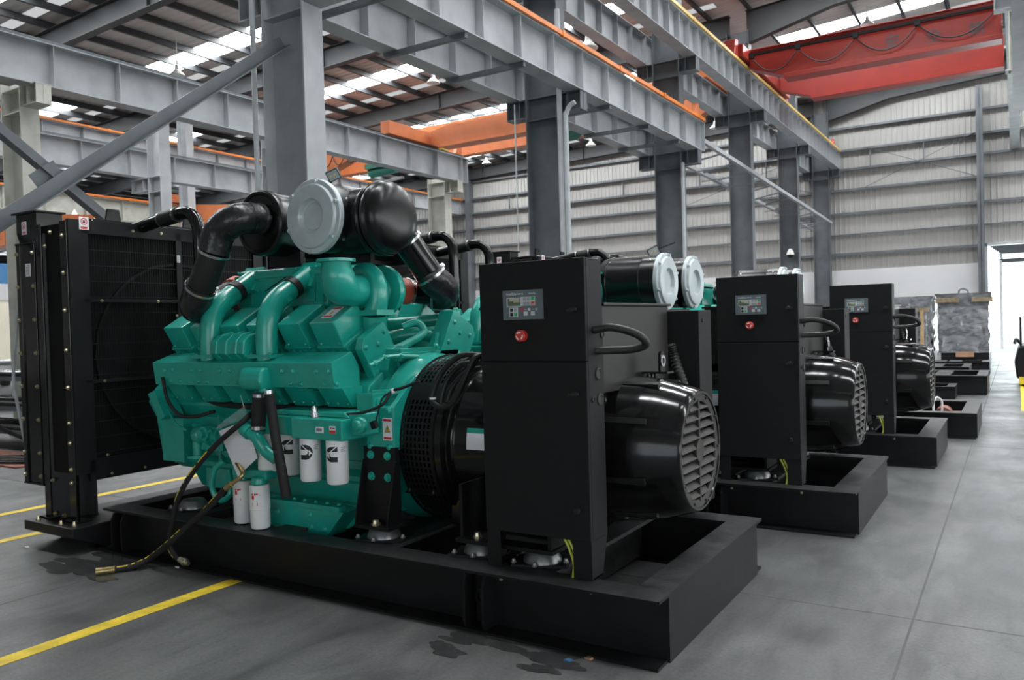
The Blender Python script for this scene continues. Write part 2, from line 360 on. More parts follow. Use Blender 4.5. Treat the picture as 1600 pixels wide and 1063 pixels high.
# stickers
def sticker(o, u, v, w, h, parent, name='warning_sticker', kind=0):
    o, u, v = V(o), V(u).normalized(), V(v).normalized(); n_ = u.cross(v); mb = MB()
    mb.obox(o, u, v, n_, w/2, h/2, .0008, 0)
    def q(cx, cy, a, b, m, l=.0012): mb.obox(o+u*cx*w+v*cy*h+n_*l, u, v, n_, a*w/2, b*h/2, .0004, m)
    if kind == 0:      # round prohibition mark over red lettering
        mb.lathe(o+v*h*.14+n_*.0010, n_, [(0, w*.27), (.0008, w*.27), (.0008, w*.35), (0, w*.35)], 24, 1)
        mb.obox(o+v*h*.14+n_*.0016, (u*.7+v*.7), (v*.7-u*.7), n_, w*.3, w*.035, .0003, 1)
        mb.obox(o+v*h*.12+n_*.0012, u, v, n_, w*.12, w*.16, .0003, 2)
        q(0, -.33, .7, .10, 1); q(0, -.43, .6, .05, 1)
    if kind == 1:      # white label, grey lines
        for k in range(6): q(-.05, .36-k*.13, .7-.1*(k % 3), .03, 2)
    if kind == 2:      # yellow triangle between red bands
        q(0, .40, .84, .1, 1); q(0, -.40, .84, .1, 1)
        mb.add([o+u*w*-.3-v*h*.14+n_*.0014, o+u*w*.3-v*h*.14+n_*.0014, o+v*h*.2+n_*.0014], [(0, 1, 2)], 2)
        mb.add([o+u*w*-.24-v*h*.115+n_*.0018, o+u*w*.24-v*h*.115+n_*.0018, o+v*h*.15+n_*.0018], [(0, 1, 2)], 3)
        mb.obox(o-v*h*.0+n_*.0022, u, v, n_, w*.03, h*.06, .0003, 2); mb.obox(o-v*h*.09+n_*.0022, u, v, n_, w*.03, h*.016, .0003, 2)
    if kind == 3:      # triangle label lying sideways, red strip at its edge
        q(0, -.38, .9, .14, 1); q(0, .38, .9, .14, 1)
        mb.add([o+u*w*-.16-v*h*.2+n_*.0014, o+u*w*.16-v*h*.2+n_*.0014, o+v*h*.22+n_*.0014], [(0, 1, 2)], 3)
        mb.obox(o-v*h*.02+n_*.002, u, v, n_, w*.02, h*.08, .0003, 2)
    if kind == 4:      # two small tags: bar code and red print
        for k in range(8): q(-.36+k*.085, .02, .05, .5, 2)
    if kind == 5:
        q(-.25, .22, .2, .25, 1); q(.18, .22, .45, .12, 2); q(0, -.28, .98, .42, 1)
    return B(mb, name, [PAPER, REDP, INK, YELP], parent)
sticker(at(131, 349, 'x', RX+.002), (0, 1, 0), (0, 0, 1), .075, .095, rad)
sticker((-6.58, 3.328, 2.46), (1, 0, 0), (0, 0, 1), .07, .10, rad)
sticker((-6.545, 3.328, 2.13), (1, 0, 0), (0, 0, 1), .075, .10, rad, 'white_label', 1)
sticker(at(279, 405, 'x', -5.96), (0, 1, 0), (0, 0, 1), .03, .06, rad, 'white_label', 1)
# coolant pipes from the header tank down to the engine
for y, zt in ((3.94, 2.53), (4.60, 2.49)):
    P = bez([(-6.45, y, zt-.12), (-5.75, y, zt-.03), (-5.48, y, zt), (-5.35, y, zt-.02), (-5.27, y, zt-.13), (-5.26, y, zt-.4), (-5.26, y, 1.75)], 7)
    pp = B(MB().tube(P, .05, 16), 'coolant_pipe', BLACK, rad)
    B(MB().tube([(-5.72, y, zt-.028), (-5.50, y, zt-.004)], .06, 16), 'rubber_sleeve', RUB, rad)
    mb = MB()
    for x in (-5.71, -5.52): mb.tube([(x-.008, y, zt-.027 if x < -5.6 else zt-.006), (x+.008, y, zt-.026 if x < -5.6 else zt-.004)], .0625, 16)
    B(mb, 'hose_clamp', STEEL, rad)
B(MB().tube(bez([at(40, 380, 'y', 3.4), at(31, 440, 'y', 3.36), at(25, 520, 'y', 3.33), at(21, 590, 'y', 3.33), at(30, 645, 'y', 3.34), at(42, 705, 'y', 3.36)]), .0125, 10), 'overflow_hose', PVC, rad)
# ---------------------------------------------------------------- engine
def bk(x, s, d): return V((x, YC+s*.866-d*.5, ZC+s*.5+d*.866))
def bbox(mb, x0, x1, s0, s1, d0, d1, m=0):
    vs = [bk(x, s, d) for x in (x0, x1) for s in (s0, s1) for d in (d0, d1)]
    return mb.add(vs, [(0, 1, 3, 2), (4, 6, 7, 5), (0, 4, 5, 1), (2, 3, 7, 6), (0, 2, 6, 4), (1, 5, 7, 3)], m)
half = [(3.97, .42), (3.86, .62), (3.80, .70), (3.80, .98), (3.74, 1.08), (3.80, 1.24), (4.05, 1.38)]
poly = half+[(2*YC-y, z) for y, z in reversed(half)]
block = B(MB().prism(poly, 'x', -5.38, -3.46), 'engine_block', TEAL, None, .012)
mb = MB()
for z, y in ((.735, 3.785), (.63, 3.845)): mb.box(-5.2, -3.36, y, y+.05, z-.02, z+.02)
for i in range(10): mb.bolt((-5.1+i*.18, 3.785, .735), (0, -1, 0), .01, .012)
for x in (-4.9, -4.35, -3.75): mb.box(x-.012, x+.012, 3.775, 3.83, .64, 1.0)
B(mb, 'block_flange', TEAL, block)
# oil pan
mb = MB(); mb.prism([(-4.62, .46), (-4.55, .30), (-3.70, .30), (-3.40, .46)], 'y', 3.82, 4.70)
mb.prism([(-4.30, .46), (-4.28, .275), (-3.74, .275), (-3.58, .45)], 'y', 3.66, 3.84)
mb.box(-5.2, -3.3, 3.88, 4.64, .44, .64)
mb.box(-4.28, -3.60, 3.64, 3.70, .455, .485)
for p in ((-3.88, .41), (-3.87, .33), (-3.75, .33), (-4.18, .40)): mb.bolt((p[0], 3.66, p[1]), (0, -1, 0), .016, .016)
for i in range(7): mb.bolt((-4.22+i*.1, 3.66, .495), (0, 0, 1), .011, .012)
B(mb, 'oil_pan', TEAL, block, .008)
B(MB().tube([at(428, 826, 'y', 3.62), at(440, 820, 'y', 3.70)], [.016, .012], 12), 'drain_plug', CAM_Y, block)
pitch = .304; xs = [-5.27+i*pitch for i in range(6)]
for side in (0, 1):
    fin = (lambda m: m) if not side else (lambda m: m.mirror())
    hd = MB()
    bbox(hd, -5.36, -3.56, -.12, .13, .40, .56)
    for x in xs:
        bbox(hd, x-.125, x+.125, -.115, .12, .55, .765); bbox(hd, x-.122, x+.122, -.132, .142, .757, .778)
        for dx in (-.06, .0, .06): bbox(hd, x+dx-.008, x+dx+.008, -.127, -.11, .58, .76)
    head = B(fin(hd), 'cylinder_bank', TEAL, None, .006)
    for i, x in enumerate(xs):
        mb = MB(); bbox(mb, x-.108, x+.108, -.118, .142, .785, .95)
        B(fin(mb), 'rocker_cover', TEAL, head, .009, 3)
        mb = MB(); bbox(mb, x-.112, x+.112, -.125, .149, .777, .790)
        for s_ in (-.12, .14):
            for dx in (-.08, .08): mb.bolt(bk(x+dx, s_, .790), bk(0, 0, 1)-bk(0, 0, 0), .009, .01)
        B(fin(mb), 'cover_flange', TEAL, head)
    # long bolted exhaust and water casing along the outer side
    mb = MB(); mb.prism([(3.575, 1.235), (3.555, 1.395), (3.735, 1.455), (3.80, 1.36), (3.80, 1.22)], 'x', -5.33, -3.54)
    for i in range(6):
        for dx in (-.05, .05):
            x = -5.15+i*.305+dx; mb.bolt((x, 3.562, 1.34), (0, -1, .1), .0125, .017); mb.bolt((x+.06, 3.572, 1.262), (0, -1, .1), .012, .016)
    man = B(fin(mb), 'exhaust_casing', TEAL, None, .006)
    mb = MB(); mb.prism([(3.74, 1.235), (3.78, 1.10), (3.86, 1.10), (3.86, 1.24)], 'x', -5.28, -3.58)
    for i in range(6):
        x = -5.13+i*.305; mb.prism([(3.60, 1.235), (3.69, 1.11), (3.78, 1.11), (3.78, 1.24)], 'x', x-.105, x+.105)
        for dx in (-.085, .0, .085): mb.bolt((x+dx, 3.668, 1.135), (0, -.8, -.6), .009, .010)
    B(fin(mb), 'port_covers', TEAL, man)
    # crossover pipes up to the aftercooler
    for px_, dd in ((331, 0), (419, 0)):
        x = at(px_, 560, 'y', 3.66).x
        mb = MB(); mb.tube(bez([(x, 3.655, 1.40), (x, 3.655, 1.56), (x, 3.675, 1.70), (x, 3.745, 1.80), (x, 3.86, 1.875)], 6), [.072]*25, 18)
        mb.tube([(x, 3.86, 1.875), (x, 4.06, 1.995)], .068, 18)
        mb.obox((x, 3.66, 1.435), (1, 0, 0), (0, 1, 0), (0, 0, 1), .11, .085, .012); mb.obox((x, 4.035, 1.98), (1, 0, 0), (0, .5, .86), (0, .86, -.5), .10, .10, .02)
        for a in (-.09, .09): mb.bolt((x+a, 3.60, 1.447), (0, 0, 1), .01, .012)
        mb.obox((x+.055, 3.79, 1.815), (0, .86, .5), (1, 0, 0), (0, -.5, .86), .02, .02, .02)
        cp = B(fin(mb), 'crossover_pipe', TEAL, None)
        B(fin(MB().tube([(x, 3.872, 1.882), (x, 3.915, 1.908)], .078, 18)), 'rubber_sleeve', RUB, cp)
# ribbed breather cover on the casing and the breather box below
mb = MB(); mb.prism([(3.60, 1.41), (3.545, 1.455), (3.555, 1.535), (3.60, 1.575), (3.72, 1.60), (3.78, 1.56), (3.78, 1.41)], 'x', -4.665, -4.33)
for x in (-4.60, -4.50, -4.40): mb.prism([(3.59, 1.41), (3.533, 1.455), (3.543, 1.54), (3.60, 1.587), (3.70, 1.607), (3.70, 1.59), (3.60, 1.565)], 'x', x-.008, x+.008)
B(mb, 'ribbed_cover', TEAL, None, .012, 3)
mb = MB(); mb.prism([(3.50, 1.225), (3.475, 1.27), (3.49, 1.345), (3.52, 1.365), (3.62, 1.365), (3.62, 1.20)], 'x', -4.31, -4.10)
mb.tube([(-4.15, 3.53, 1.235), (-4.10, 3.52, 1.20)], .025, 12)
brb = B(mb, 'breather_box', TEAL, None, .02, 3)
P1 = [(-4.115, 3.49, 1.205), (-4.12, 3.485, 1.08), (-4.132, 3.48, .965)]
hs = B(MB().tube(P1, .046, 18), 'breather_hose', HOSE, brb)
mb = MB(); mb.tube([(-4.115, 3.49, 1.20), (-4.116, 3.49, 1.18)], .048, 18); mb.tube([(-4.131, 3.48, .995), (-4.132, 3.48, .972)], .048, 18)
B(mb, 'hose_clamp', STEEL, brb)
B(MB().tube([at(420, 612, 'y', 3.46), at(430, 680, 'y', 3.44), at(448, 778, 'y', 3.42)], .031, 16), 'breather_hose', HOSE, brb)
B(MB().tube([at(420, 610, 'y', 3.46), at(420.5, 616, 'y', 3.46)], .034, 16), 'hose_clamp', STEEL, brb)
B(MB().tube([(-4.132, 3.48, .985), (-4.135, 3.48, .90), (-4.14, 3.50, .86)], .036, 14), 'breather_stub', TEAL, brb)
# aftercooler box in the vee
mb = MB(); mb.box(-4.93, -4.02, 4.02, 4.50, 1.76, 2.05); mb.box(-4.86, -4.08, 4.10, 4.42, 1.3, 1.77)
ac = B(mb, 'aftercooler', TEAL, None, .02, 3)
mb = MB(); mb.box(-4.95, -4.02, 4.0, 4.52, 1.985, 2.01); mb.box(-4.86, -4.78, 4.005, 4.03, 1.80, 1.99); mb.box(-4.24, -4.12, 4.0, 4.03, 1.80, 1.99); mb.box(-4.10, -4.03, 3.99, 4.03, 1.79, 1.87)
for i in range(5): mb.bolt((-4.9+i*.2, 4.0, 2.035), (0, -1, 0), .008, .01)
B(mb, 'cover_flange', TEAL, ac, .005)
mb = MB(); mb.bar((-4.64, 4.018, 1.89), (-4.40, 4.018, 1.99), .004, .012, (0, 1, 0)); mb.bar((-4.55, 4.018, 1.925), (-4.36, 4.018, 1.925), .004, .008, (0, 1, 0))
B(mb, 'casting_mark', SATIN, ac)
# gear case at the front end
mb = MB(); mb.prism([(3.66, 1.20), (3.60, 1.10), (3.66, .98), (3.70, .70), (3.86, .58), (4.66, .58), (4.82, .70), (4.86, .98), (4.92, 1.10), (4.86, 1.20), (4.6, 1.40), (3.92, 1.40)], 'x', -5.46, -5.34)
for z in (.78, .9, 1.02, 1.14): mb.bolt((-5.34, 3.72, z), (1, 0, 0), .012, .014)
mb.prism([(-5.44, 1.16), (-5.36, 1.19), (-5.25, 1.0), (-5.31, .97)], 'y', 3.58, 3.74)
mb.box(-5.40, -5.15, 3.66, 3.84, .66, .98)
B(mb, 'gear_case', TEAL, None, .008)
# fuel pump with its flange, pipes
mb = MB(); pc = at(322, 680, 'y', 3.62)
mb.lathe(pc+V((-.10, 0, 0)), (1, 0, 0), [(0, 0), (0, .055), (.03, .07), (.07, .07), (.09, .055), (.16, .055), (.16, .075), (.18, .075), (.18, .05), (.26, .05), (.27, 0)], 20)
mb.box(pc.x-.03, pc.x+.20, 3.60, 3.82, pc.z-.10, pc.z+.06)
mb.lathe(pc+V((-.07, -.02, -.02)), (0, 0, -1), [(0, .035), (.12, .035), (.12, .07), (.14, .075), (.165, .05), (.165, 0)], 18)
mb.lathe(pc+V((.06, -.02, .02)), (0, -1, 0), [(0, .05), (.05, .05), (.05, .03), (.08, .03), (.08, 0)], 16)
mb.tube(bez([pc+V((-.2, .06, .05)), pc+V((-.12, .02, .06)), pc+V((-.05, 0, .05))]), .025, 10)
for k in range(4): mb.bolt(pc+V((-.02+.05*k, -.06 if k % 2 else -.02, .04)), (0, -1, 0), .01, .014)
B(mb, 'fuel_pump', TEAL, None, .005)
B(MB().tube(bez([at(350, 720, 'y', 3.55), at(335, 735, 'y', 3.52), at(332, 765, 'y', 3.52), at(345, 782, 'y', 3.54), at(360, 770, 'y', 3.56), at(358, 735, 'y', 3.6)]), .020, 10), 'fuel_pipe', TEAL)
B(MB().tube(bez([at(254, 590, 'y', 3.56), at(262, 625, 'y', 3.54), at(280, 648, 'y', 3.54), at(305, 651, 'y', 3.56), at(335, 643, 'y', 3.6)]), .013, 10), 'black_cable', RUB)
B(MB().tube(bez([at(262, 640, 'y', 3.62), at(275, 662, 'y', 3.6), at(292, 673, 'y', 3.6)]), .008, 8), 'thin_pipe', TEAL)
# water neck pipes near the filters
mb = MB(); mb.tube(bez([at(385, 672, 'y', 3.46), at(402, 685, 'y', 3.46), at(415, 704, 'y', 3.48), at(432, 717, 'y', 3.50)], 6), .040, 16)
mb.tube([at(383, 669, 'y', 3.46), at(392, 676, 'y', 3.46)], .052, 16)
B(mb, 'water_pipe', TEAL)
B(MB().tube(bez([(-5.05, 3.78, 1.10), (-4.6, 3.735, 1.085), (-4.0, 3.735, 1.09), (-3.55, 3.73, 1.085), (-3.40, 3.74, 1.10)], 5), .026, 10), 'cable_duct', RUB)
# filter head rail
mb = MB(); mb.box(-3.80, -3.37, 3.452, 3.74, .936, 1.065); mb.box(-4.24, -3.80, 3.51, 3.74, .94, 1.065); mb.prism([(-4.05, 1.065), (-4.0, 1.10), (-3.42, 1.10), (-3.37, 1.065)], 'y', 3.52, 3.70)
mb.obox((-3.33, 3.60, 1.03), (1, 0, 0), (0, 1, 0), (0, 0, 1), .06, .07, .065); mb.lathe((-3.28, 3.52, 1.03), (0, -1, 0), [(0, .05), (.03, .05), (.03, .03), (.05, .03), (.05, 0)], 16)
fpos = [(-4.165, 3.585), (-3.98, 3.60), (-3.71, 3.525), (-3.485, 3.525)]
for x, y in fpos: mb.lathe((x, y, .93), (0, 0, 1), [(0, 0), (0, .055), (.008, .069), (.03, .069), (.08, .06)], 20)
mb.box(-3.95, -3.72, 3.55, 3.80, .94, 1.0)
frail = B(mb, 'filter_head', TEAL, None, .010, 3)
sticker(at(500, 672, 'y', 3.452)+V((0, -.003, 0)), (1, 0, 0), (0, 0, 1), .065, .036, frail, 'tag_label', 4)
sticker(at(520, 672, 'y', 3.452)+V((0, -.003, 0)), (1, 0, 0), (0, 0, 1), .052, .044, frail, 'tag_label', 5)
mb = MB(); q = at(493, 650, 'y', 3.52); mb.lathe(q, (-.25, 0, 1), [(-.04, 0), (-.04, .016), (-.01, .016), (-.01, .028), (.02, .028), (.02, .02), (.045, .022), (.06, .012), (.06, 0)], 14); B(mb, 'pressure_sender', STEEL, frail)
def on_can(polys, cx, cy, z, r, a0, m):
    """wrap flat polygons (in metres, x along the can, y up) on a can of radius r, centred at bearing a0"""
    mb = MB()
    for poly, mi in polys:
        vs = []
        for x, y in poly:
            a = a0+x/(r); vs.append((cx+(r+.0016+.0008*mi)*math.cos(a), cy+(r+.0008+.0004*mi)*math.sin(a), z+y))
        if len(vs) == 4: mb.add(vs, [(0, 1, 2, 3)], mi)
        else:
            n = len(vs)//2; mb.add(vs, [(i, i+1, 2*n-2-i, 2*n-1-i) for i in range(n-1)], mi)
    return mb
def c_mark(s, flip=1):
    """broad letter C with a slanting bar cut through it"""
    out, inn = [], []
    for k in range(17):
        a = PI/2+k*PI/16; out.append((flip*s*.5*math.cos(a), s*.5*math.sin(a))); inn.append((flip*s*.17*math.cos(a), s*.17*math.sin(a)))
    ar = [.38, .29, .2, .1]; pts = [(flip*s*t, s*.5) for t in ar]+out+[(flip*s*t, -s*.5) for t in ar[::-1]]; pin = [(flip*s*t, s*.17) for t in ar]+inn+[(flip*s*t, -s*.17) for t in ar[::-1]]
    res = []
    for i in range(len(pts)-1): res.append(([pts[i], pts[i+1], pin[i+1], pin[i]], 0))
    w = s*.04
    for k in range(6):
        t0, t1 = k/6, (k+1)/6; X = lambda t: flip*(-.56+.92*t)*s; Y = lambda t: (-.20+.74*t)*s
        res.append(([(X(t0), Y(t0)-w), (X(t1), Y(t1)-w), (X(t1), Y(t1)+w), (X(t0), Y(t0)+w)], 1))
    return res
can = [(0, 0), (0, .05), (.006, .062), (.02, .067), (.13, .067), (.131, .0678), (.134, .0678), (.135, .067), (.262, .067), (.27, .064), (.27, 0)]
proto = None
for i, (x, y) in enumerate(fpos):
    zb = .665 if i in (2, 3) else .67
    f = B(MB().lathe((x, y, zb), (0, 0, 1), can, 28), 'oil_filter', WHITE)
    a0 = math.atan2(-y, -x)  # bearing towards the floor before the filter row
    a0 = {0: -PI/2+.1, 1: -PI/2+.62, 2: -PI/2+.30, 3: -PI/2+.28}[i]
    B(on_can(c_mark(.092, -1 if i == 2 else 1), x, y, zb+.188, .067, a0, 0), 'filter_logo', [INK, WHITE], f)
    ln = [([(.055+.0, .03-.011*k), (.055+.03-.006*(k % 2), .03-.011*k), (.055+.03-.006*(k % 2), .026-.011*k), (.055, .026-.011*k)], 0) for k in range(3)]
    B(on_can(ln, x, y, zb+.20, .067, a0, 0), 'filter_print', KEYD, f)
for x, y in ((-4.39, 3.555), (-4.16, 3.50)):
    zb = .327
    f = B(MB().lathe((x, y, zb), (0, 0, 1), [(0, 0), (0, .048), (.006, .058), (.02, .062), (.125, .062), (.128, .0645), (.135, .0645), (.28, .0645), (.286, .06), (.286, 0)], 28), 'coolant_filter', WHITE)
    pol = [([(-.020, .018), (-.002, .018), (-.002, -.006), (-.020, -.006)], 0), ([(-.020, .032), (.006, .032), (.006, .020), (-.020, .020)], 0), ([(.006, .032), (.024, .032), (.024, .024), (.006, .022)], 0)]+[([(-.016+.0, -.030-.010*k), (.022, -.030-.010*k), (.022, -.036-.010*k), (-.016, -.036-.010*k)], 0) for k in range(2)]
    B(on_can(pol, x, y, zb+.205, .0645, -PI/2+.32, 0), 'filter_logo', REDP, f)
mb = MB()
for x, y in ((-4.39, 3.555), (-4.16, 3.50)): mb.lathe((x, y, .612), (0, 0, 1), [(0, 0), (0, .055), (.05, .05), (.05, 0)], 20)
mb.box(-4.42, -4.10, 3.50, 3.84, .64, .70); mb.tube([(-4.39, 3.55, .70), (-4.39, 3.60, .80)], .03, 12)
B(mb, 'coolant_filter_head', TEAL, None, .01)
# flywheel housing, rear gear plates (vee shaped)
mb = MB(); mb.lathe((-3.46, YC, ZC), (1, 0, 0), [(0, .2), (0, .50), (.10, .50), (.10, .545), (.16, .545), (.26, .50), (.26, .2)], 48)
mb.box(-3.38, -3.17, 3.675, 3.76, .86, 1.12); mb.box(-3.40, -3.20, 3.68, 3.80, .70, .80)
mb.prism([(3.682, 1.12), (3.682, .86), (3.9, .86), (3.9, 1.30), (3.80, 1.22)], 'x', -3.20, -3.165)
for p in ((3.69, 1.10), (3.69, .88)):
    for x in (-3.35, -3.20): mb.bolt((x, 3.675, p[1]), (0, -1, 0), .018, .016)
fly = B(mb, 'flywheel_housing', TEAL, None, .004)
sticker((-3.212, 3.6738, .99), (1, 0, 0), (0, 0, 1), .072, .135, fly, 'warning_sticker', 2)
def arm(sg, s0, s1, d0, d1, ch=.05):
    P = [(s0, d0), (s0, d1-ch), (s0+ch, d1), (s1-.02, d1), (s1, d1-.02), (s1, d0)]; Q = [bk(0, a, b) for a, b in P]
    return [(q.y if sg > 0 else 2*YC-q.y, q.z) for q in Q]
mb = MB(); mb.prism(arm(1, -.125, .15, .36, .80), 'x', -3.55, -3.49); mb.prism(arm(-1, -.15, .16, .36, .88), 'x', -3.46, -3.34)
mb.prism(arm(1, -.06, .19, .34, .60), 'x', -3.50, -3.42)
rim = bez([at(577, 572, 'x', -3.32), at(590, 566, 'x', -3.32), at(604, 558, 'x', -3.32), at(640, 557, 'x', -3.32), at(672, 558, 'x', -3.32), at(679, 545, 'x', -3.32), at(683, 520, 'x', -3.32)], 5); mb.tube(rim, .014, 8)
for k in (3, 9, 13, 17, 21, 26): mb.bolt(rim[k], (1, 0, 0), .016, .02)
mb.box(-3.50, -3.36, 4.0, 4.52, 1.38, 1.46); mb.box(-3.40, -3.34, 3.95, 4.6, 1.40, 1.435)
for y in (4.05, 4.17, 4.29, 4.41): mb.bolt((-3.36, y, 1.42), (1, 0, 0), .012, .012)
for a_, b_ in ((-.09, .74), (.02, .70), (.11, .74), (-.08, .55), (.03, .50), (.11, .58)):
    q = bk(0, a_, b_); mb.bolt((-3.49, q.y, q.z), (1, 0, 0), .014, .012); q = bk(0, a_, b_+.06); mb.bolt((-3.34, 2*YC-q.y, q.z), (1, 0, 0), .014, .012)
mb.tube([(-3.36, 4.6, 1.42), (-3.30, 4.62, 1.28)], .02, 10); mb.tube([(-3.40, 3.76, 1.19), (-3.18, 3.86, 1.20)], .026, 12); mb.tube([(-3.36, 4.44, 1.27), (-3.30, 4.47, 1.40)], .022, 10)
mb.box(-3.44, -3.31, 3.66, 3.80, 1.06, 1.20); mb.lathe((-3.31, 3.73, 1.13), (1, 0, 0), [(0, .05), (.02, .05), (.02, 0)], 16)
mb.prism([(4.02, 1.38), (4.5, 1.38), (4.42, 1.20), (4.1, 1.20)], 'x', -3.48, -3.40)
B(mb, 'rear_gear_plate', TEAL, None, .006)
mb = MB(); mb.tube(bez([(-3.55, 4.25, 1.60), (-3.48, 4.32, 1.63), (-3.44, 4.34, 1.56), (-3.46, 4.22, 1.50), (-3.50, 4.06, 1.44), (-3.50, 4.02, 1.38)]), .026, 12)
B(mb, 'oil_return_pipe', TEAL)
mb = MB(); mb.tube([(-3.85, 4.45, 1.62), (-3.40, 4.72, 1.66)], .045, 14); mb.lathe((-3.44, 4.70, 1.66), (.85, .5, .08), [(0, .07), (.03, .07), (.03, 0)], 18); mb.tube(bez([(-3.75, 4.3, 1.52), (-3.55, 4.45, 1.55), (-3.42, 4.6, 1.48)]), .05, 14)
B(mb, 'valley_pipes', TEAL)
# ---------------------------------------------------------------- turbochargers (axis front to back)
def scroll(mb, c, ax, R0, r0, r1, a0, a1, n=26):
    u, v, w = frame(ax); P = []; rr = []
    for i in range(n+1):
        t = i/n; a = a0+(a1-a0)*t; rad = R0*(1-.06*t); P.append(V(c)+(u*math.cos(a)+v*math.sin(a))*rad); rr.append(r0+(r1-r0)*t)
    mb.tube(P, rr, 16)
def turbo(tx, elbow):
    T = B(MB().lathe((tx, 3.93, 1.85), (0, 1, 0), [(0, 0), (0, .10), (.05, .125), (.10, .12), (.14, .085), (.20, .08), (.22, .10), (.235, .172), (.265, .176), (.275, .166), (.33, .12), (.35, .088), (.38, .086), (.38, 0)], 40), 'turbocharger', TEAL)
    mb = MB(); P = bez([(tx-.02, 4.01, 1.72), (tx-.11, 4.01, 1.77), (tx-.125, 4.01, 1.87), (tx-.06, 4.01, 1.965), (tx+.03, 4.01, 1.975), (tx+.095, 4.01, 1.91), (tx+.105, 4.01, 1.81), (tx+.08, 4.01, 1.70)], 5); mb.tube(P, [.035+.042*i/(len(P)-1) for i in range(len(P))], 18)
    mb.lathe((tx, 3.955, 1.85), (0, 1, 0), [(0, 0), (0, .12), (.11, .12), (.11, 0)], 28)
    mb.obox((tx+.08, 4.01, 1.70), (1, 0, 0), (0, 1, 0), (0, 0, 1), .09, .085, .018)
    mb.tube([(tx+.07, 4.01, 1.68), (tx+.05, 4.03, 1.52), (tx-.02, 4.10, 1.40)], [.078, .082, .072], 18)
    B(mb, 'turbine_scroll', TEAL, T)
    mb = MB(); scroll(mb, (tx, 4.225, 1.85), (0, 1, 0), .122, .050, .036, PI*.6, PI*2.5)
    B(mb, 'compressor_scroll', TEAL, T)
    if elbow:
        E = [(tx+.055, 3.69, 2.03), (tx+.055, 3.69, 1.98), (tx+.053, 3.70, 1.925), (tx+.045, 3.735, 1.868), (tx+.03, 3.83, 1.848), (tx, 3.95, 1.85)]
        mb = MB(); mb.tube(bez(E, 5), [.090, .090, .091, .092, .094, .097, .100, .103, .106, .108, .110, .111, .112, .112, .112, .111, .11, .108]+[.102]*12, 26)
        mb.lathe((tx+.055, 3.69, 2.02), (0, 0, 1), [(0, .09), (0, .122), (.018, .122), (.018, .085), (-.05, .09), (-.05, 0)], 28)
        B(mb, 'exhaust_elbow', TEAL, T)
    B(MB().tube([(tx, 4.30, 1.85), (tx+.01, 4.44, 1.855)], .093, 22), 'silicone_hose', REDH, T)
    B(MB().tube([(tx+.008, 4.41, 1.854), (tx+.01, 4.428, 1.8545)], .0965, 22), 'hose_clamp', STEEL, T)
    return T
turbo(-3.66, True)
# ---------------------------------------------------------------- engine mounts
STEELD = mat('dull_steel', (.22, .22, .21), .4, .7, .2, 30)
def isolator(x, y):
    mb = MB(); mb.lathe((x, y, .337), (0, 0, 1), [(0, .06), (0, .103), (.02, .10), (.055, .078), (.06, .06), (.06, 0)], 28)
    o = B(mb, 'vibration_mount', ALU)
    mb = MB(); mb.obox((x, y, .331), (1, .35, 0), (-.35, 1, 0), (0, 0, 1), .15, .10, .006); B(mb, 'foot_plate', SATIN, o)
    mb = MB()
    for a, b_ in ((-.12, -.10), (.13, .02), (.02, -.12)): mb.bolt((x+a, y+b_, .337), (0, 0, 1), .012, .02)
    B(mb, 'anchor_bolts', STEELD, o)
    return o
for x in (-5.09, -3.27, -2.55, -2.16):
    for y in (3.68, 2*YC-3.68): isolator(x, y)
for sg in (1, -1):
    yy = lambda y: YC-sg*(YC-y)
    mb = MB(); mb.box(-3.40, -3.15, min(yy(3.665), yy(3.70)), max(yy(3.665), yy(3.70)), .42, .88); mb.box(-3.41, -3.14, min(yy(3.57), yy(3.80)), max(yy(3.57), yy(3.80)), .40, .42)
    for x in (-3.40, -3.15): mb.prism([(yy(3.575), .42), (yy(3.575), .46), (yy(3.66), .80), (yy(3.70), .80), (yy(3.70), .42)], 'x', x-.006, x+.006)
    br = B(mb, 'mount_bracket', SATIN)
    mb = MB()
    for z in (.83, .70):
        for x in (-3.34, -3.21): mb.bolt((x, yy(3.664), z), (0, -sg, 0), .02, .02)
    B(mb, 'bracket_bolts', TEAL, br)
    B(MB().bolt((-3.27, yy(3.61), .42), (0, 0, 1), .022, .03), 'nut', ZINC, br)
    mb = MB(); mb.box(-2.66, -2.04, min(yy(3.58), yy(3.82)), max(yy(3.58), yy(3.82)), .40, .42); mb.box(-2.64, -2.62, min(yy(3.60), yy(3.9)), max(yy(3.60), yy(3.9)), .42, .72); mb.box(-2.08, -2.06, min(yy(3.60), yy(3.9)), max(yy(3.60), yy(3.9)), .42, .66)
    af = B(mb, 'alternator_foot', SATIN)
    B(MB().bolt((-2.55, yy(3.64), .42), (0, 0, 1), .02, .03), 'nut', ZINC, af)
# ---------------------------------------------------------------- alternator
mb = MB(); mb.lathe((-3.17, YC, ZC), (1, 0, 0), [(0, .3), (0, .505), (.25, .505), (.25, .525), (.30, .525), (.30, .50), (.33, .50), (.345, .475), (.36, .465), (1.02, .465), (1.04, .49), (1.10, .49), (1.10, .40)], 64)
mb.box(-2.9, -2.1, YC-.38, YC+.38, .40, .62)
alt = B(mb, 'alternator', BLACK)
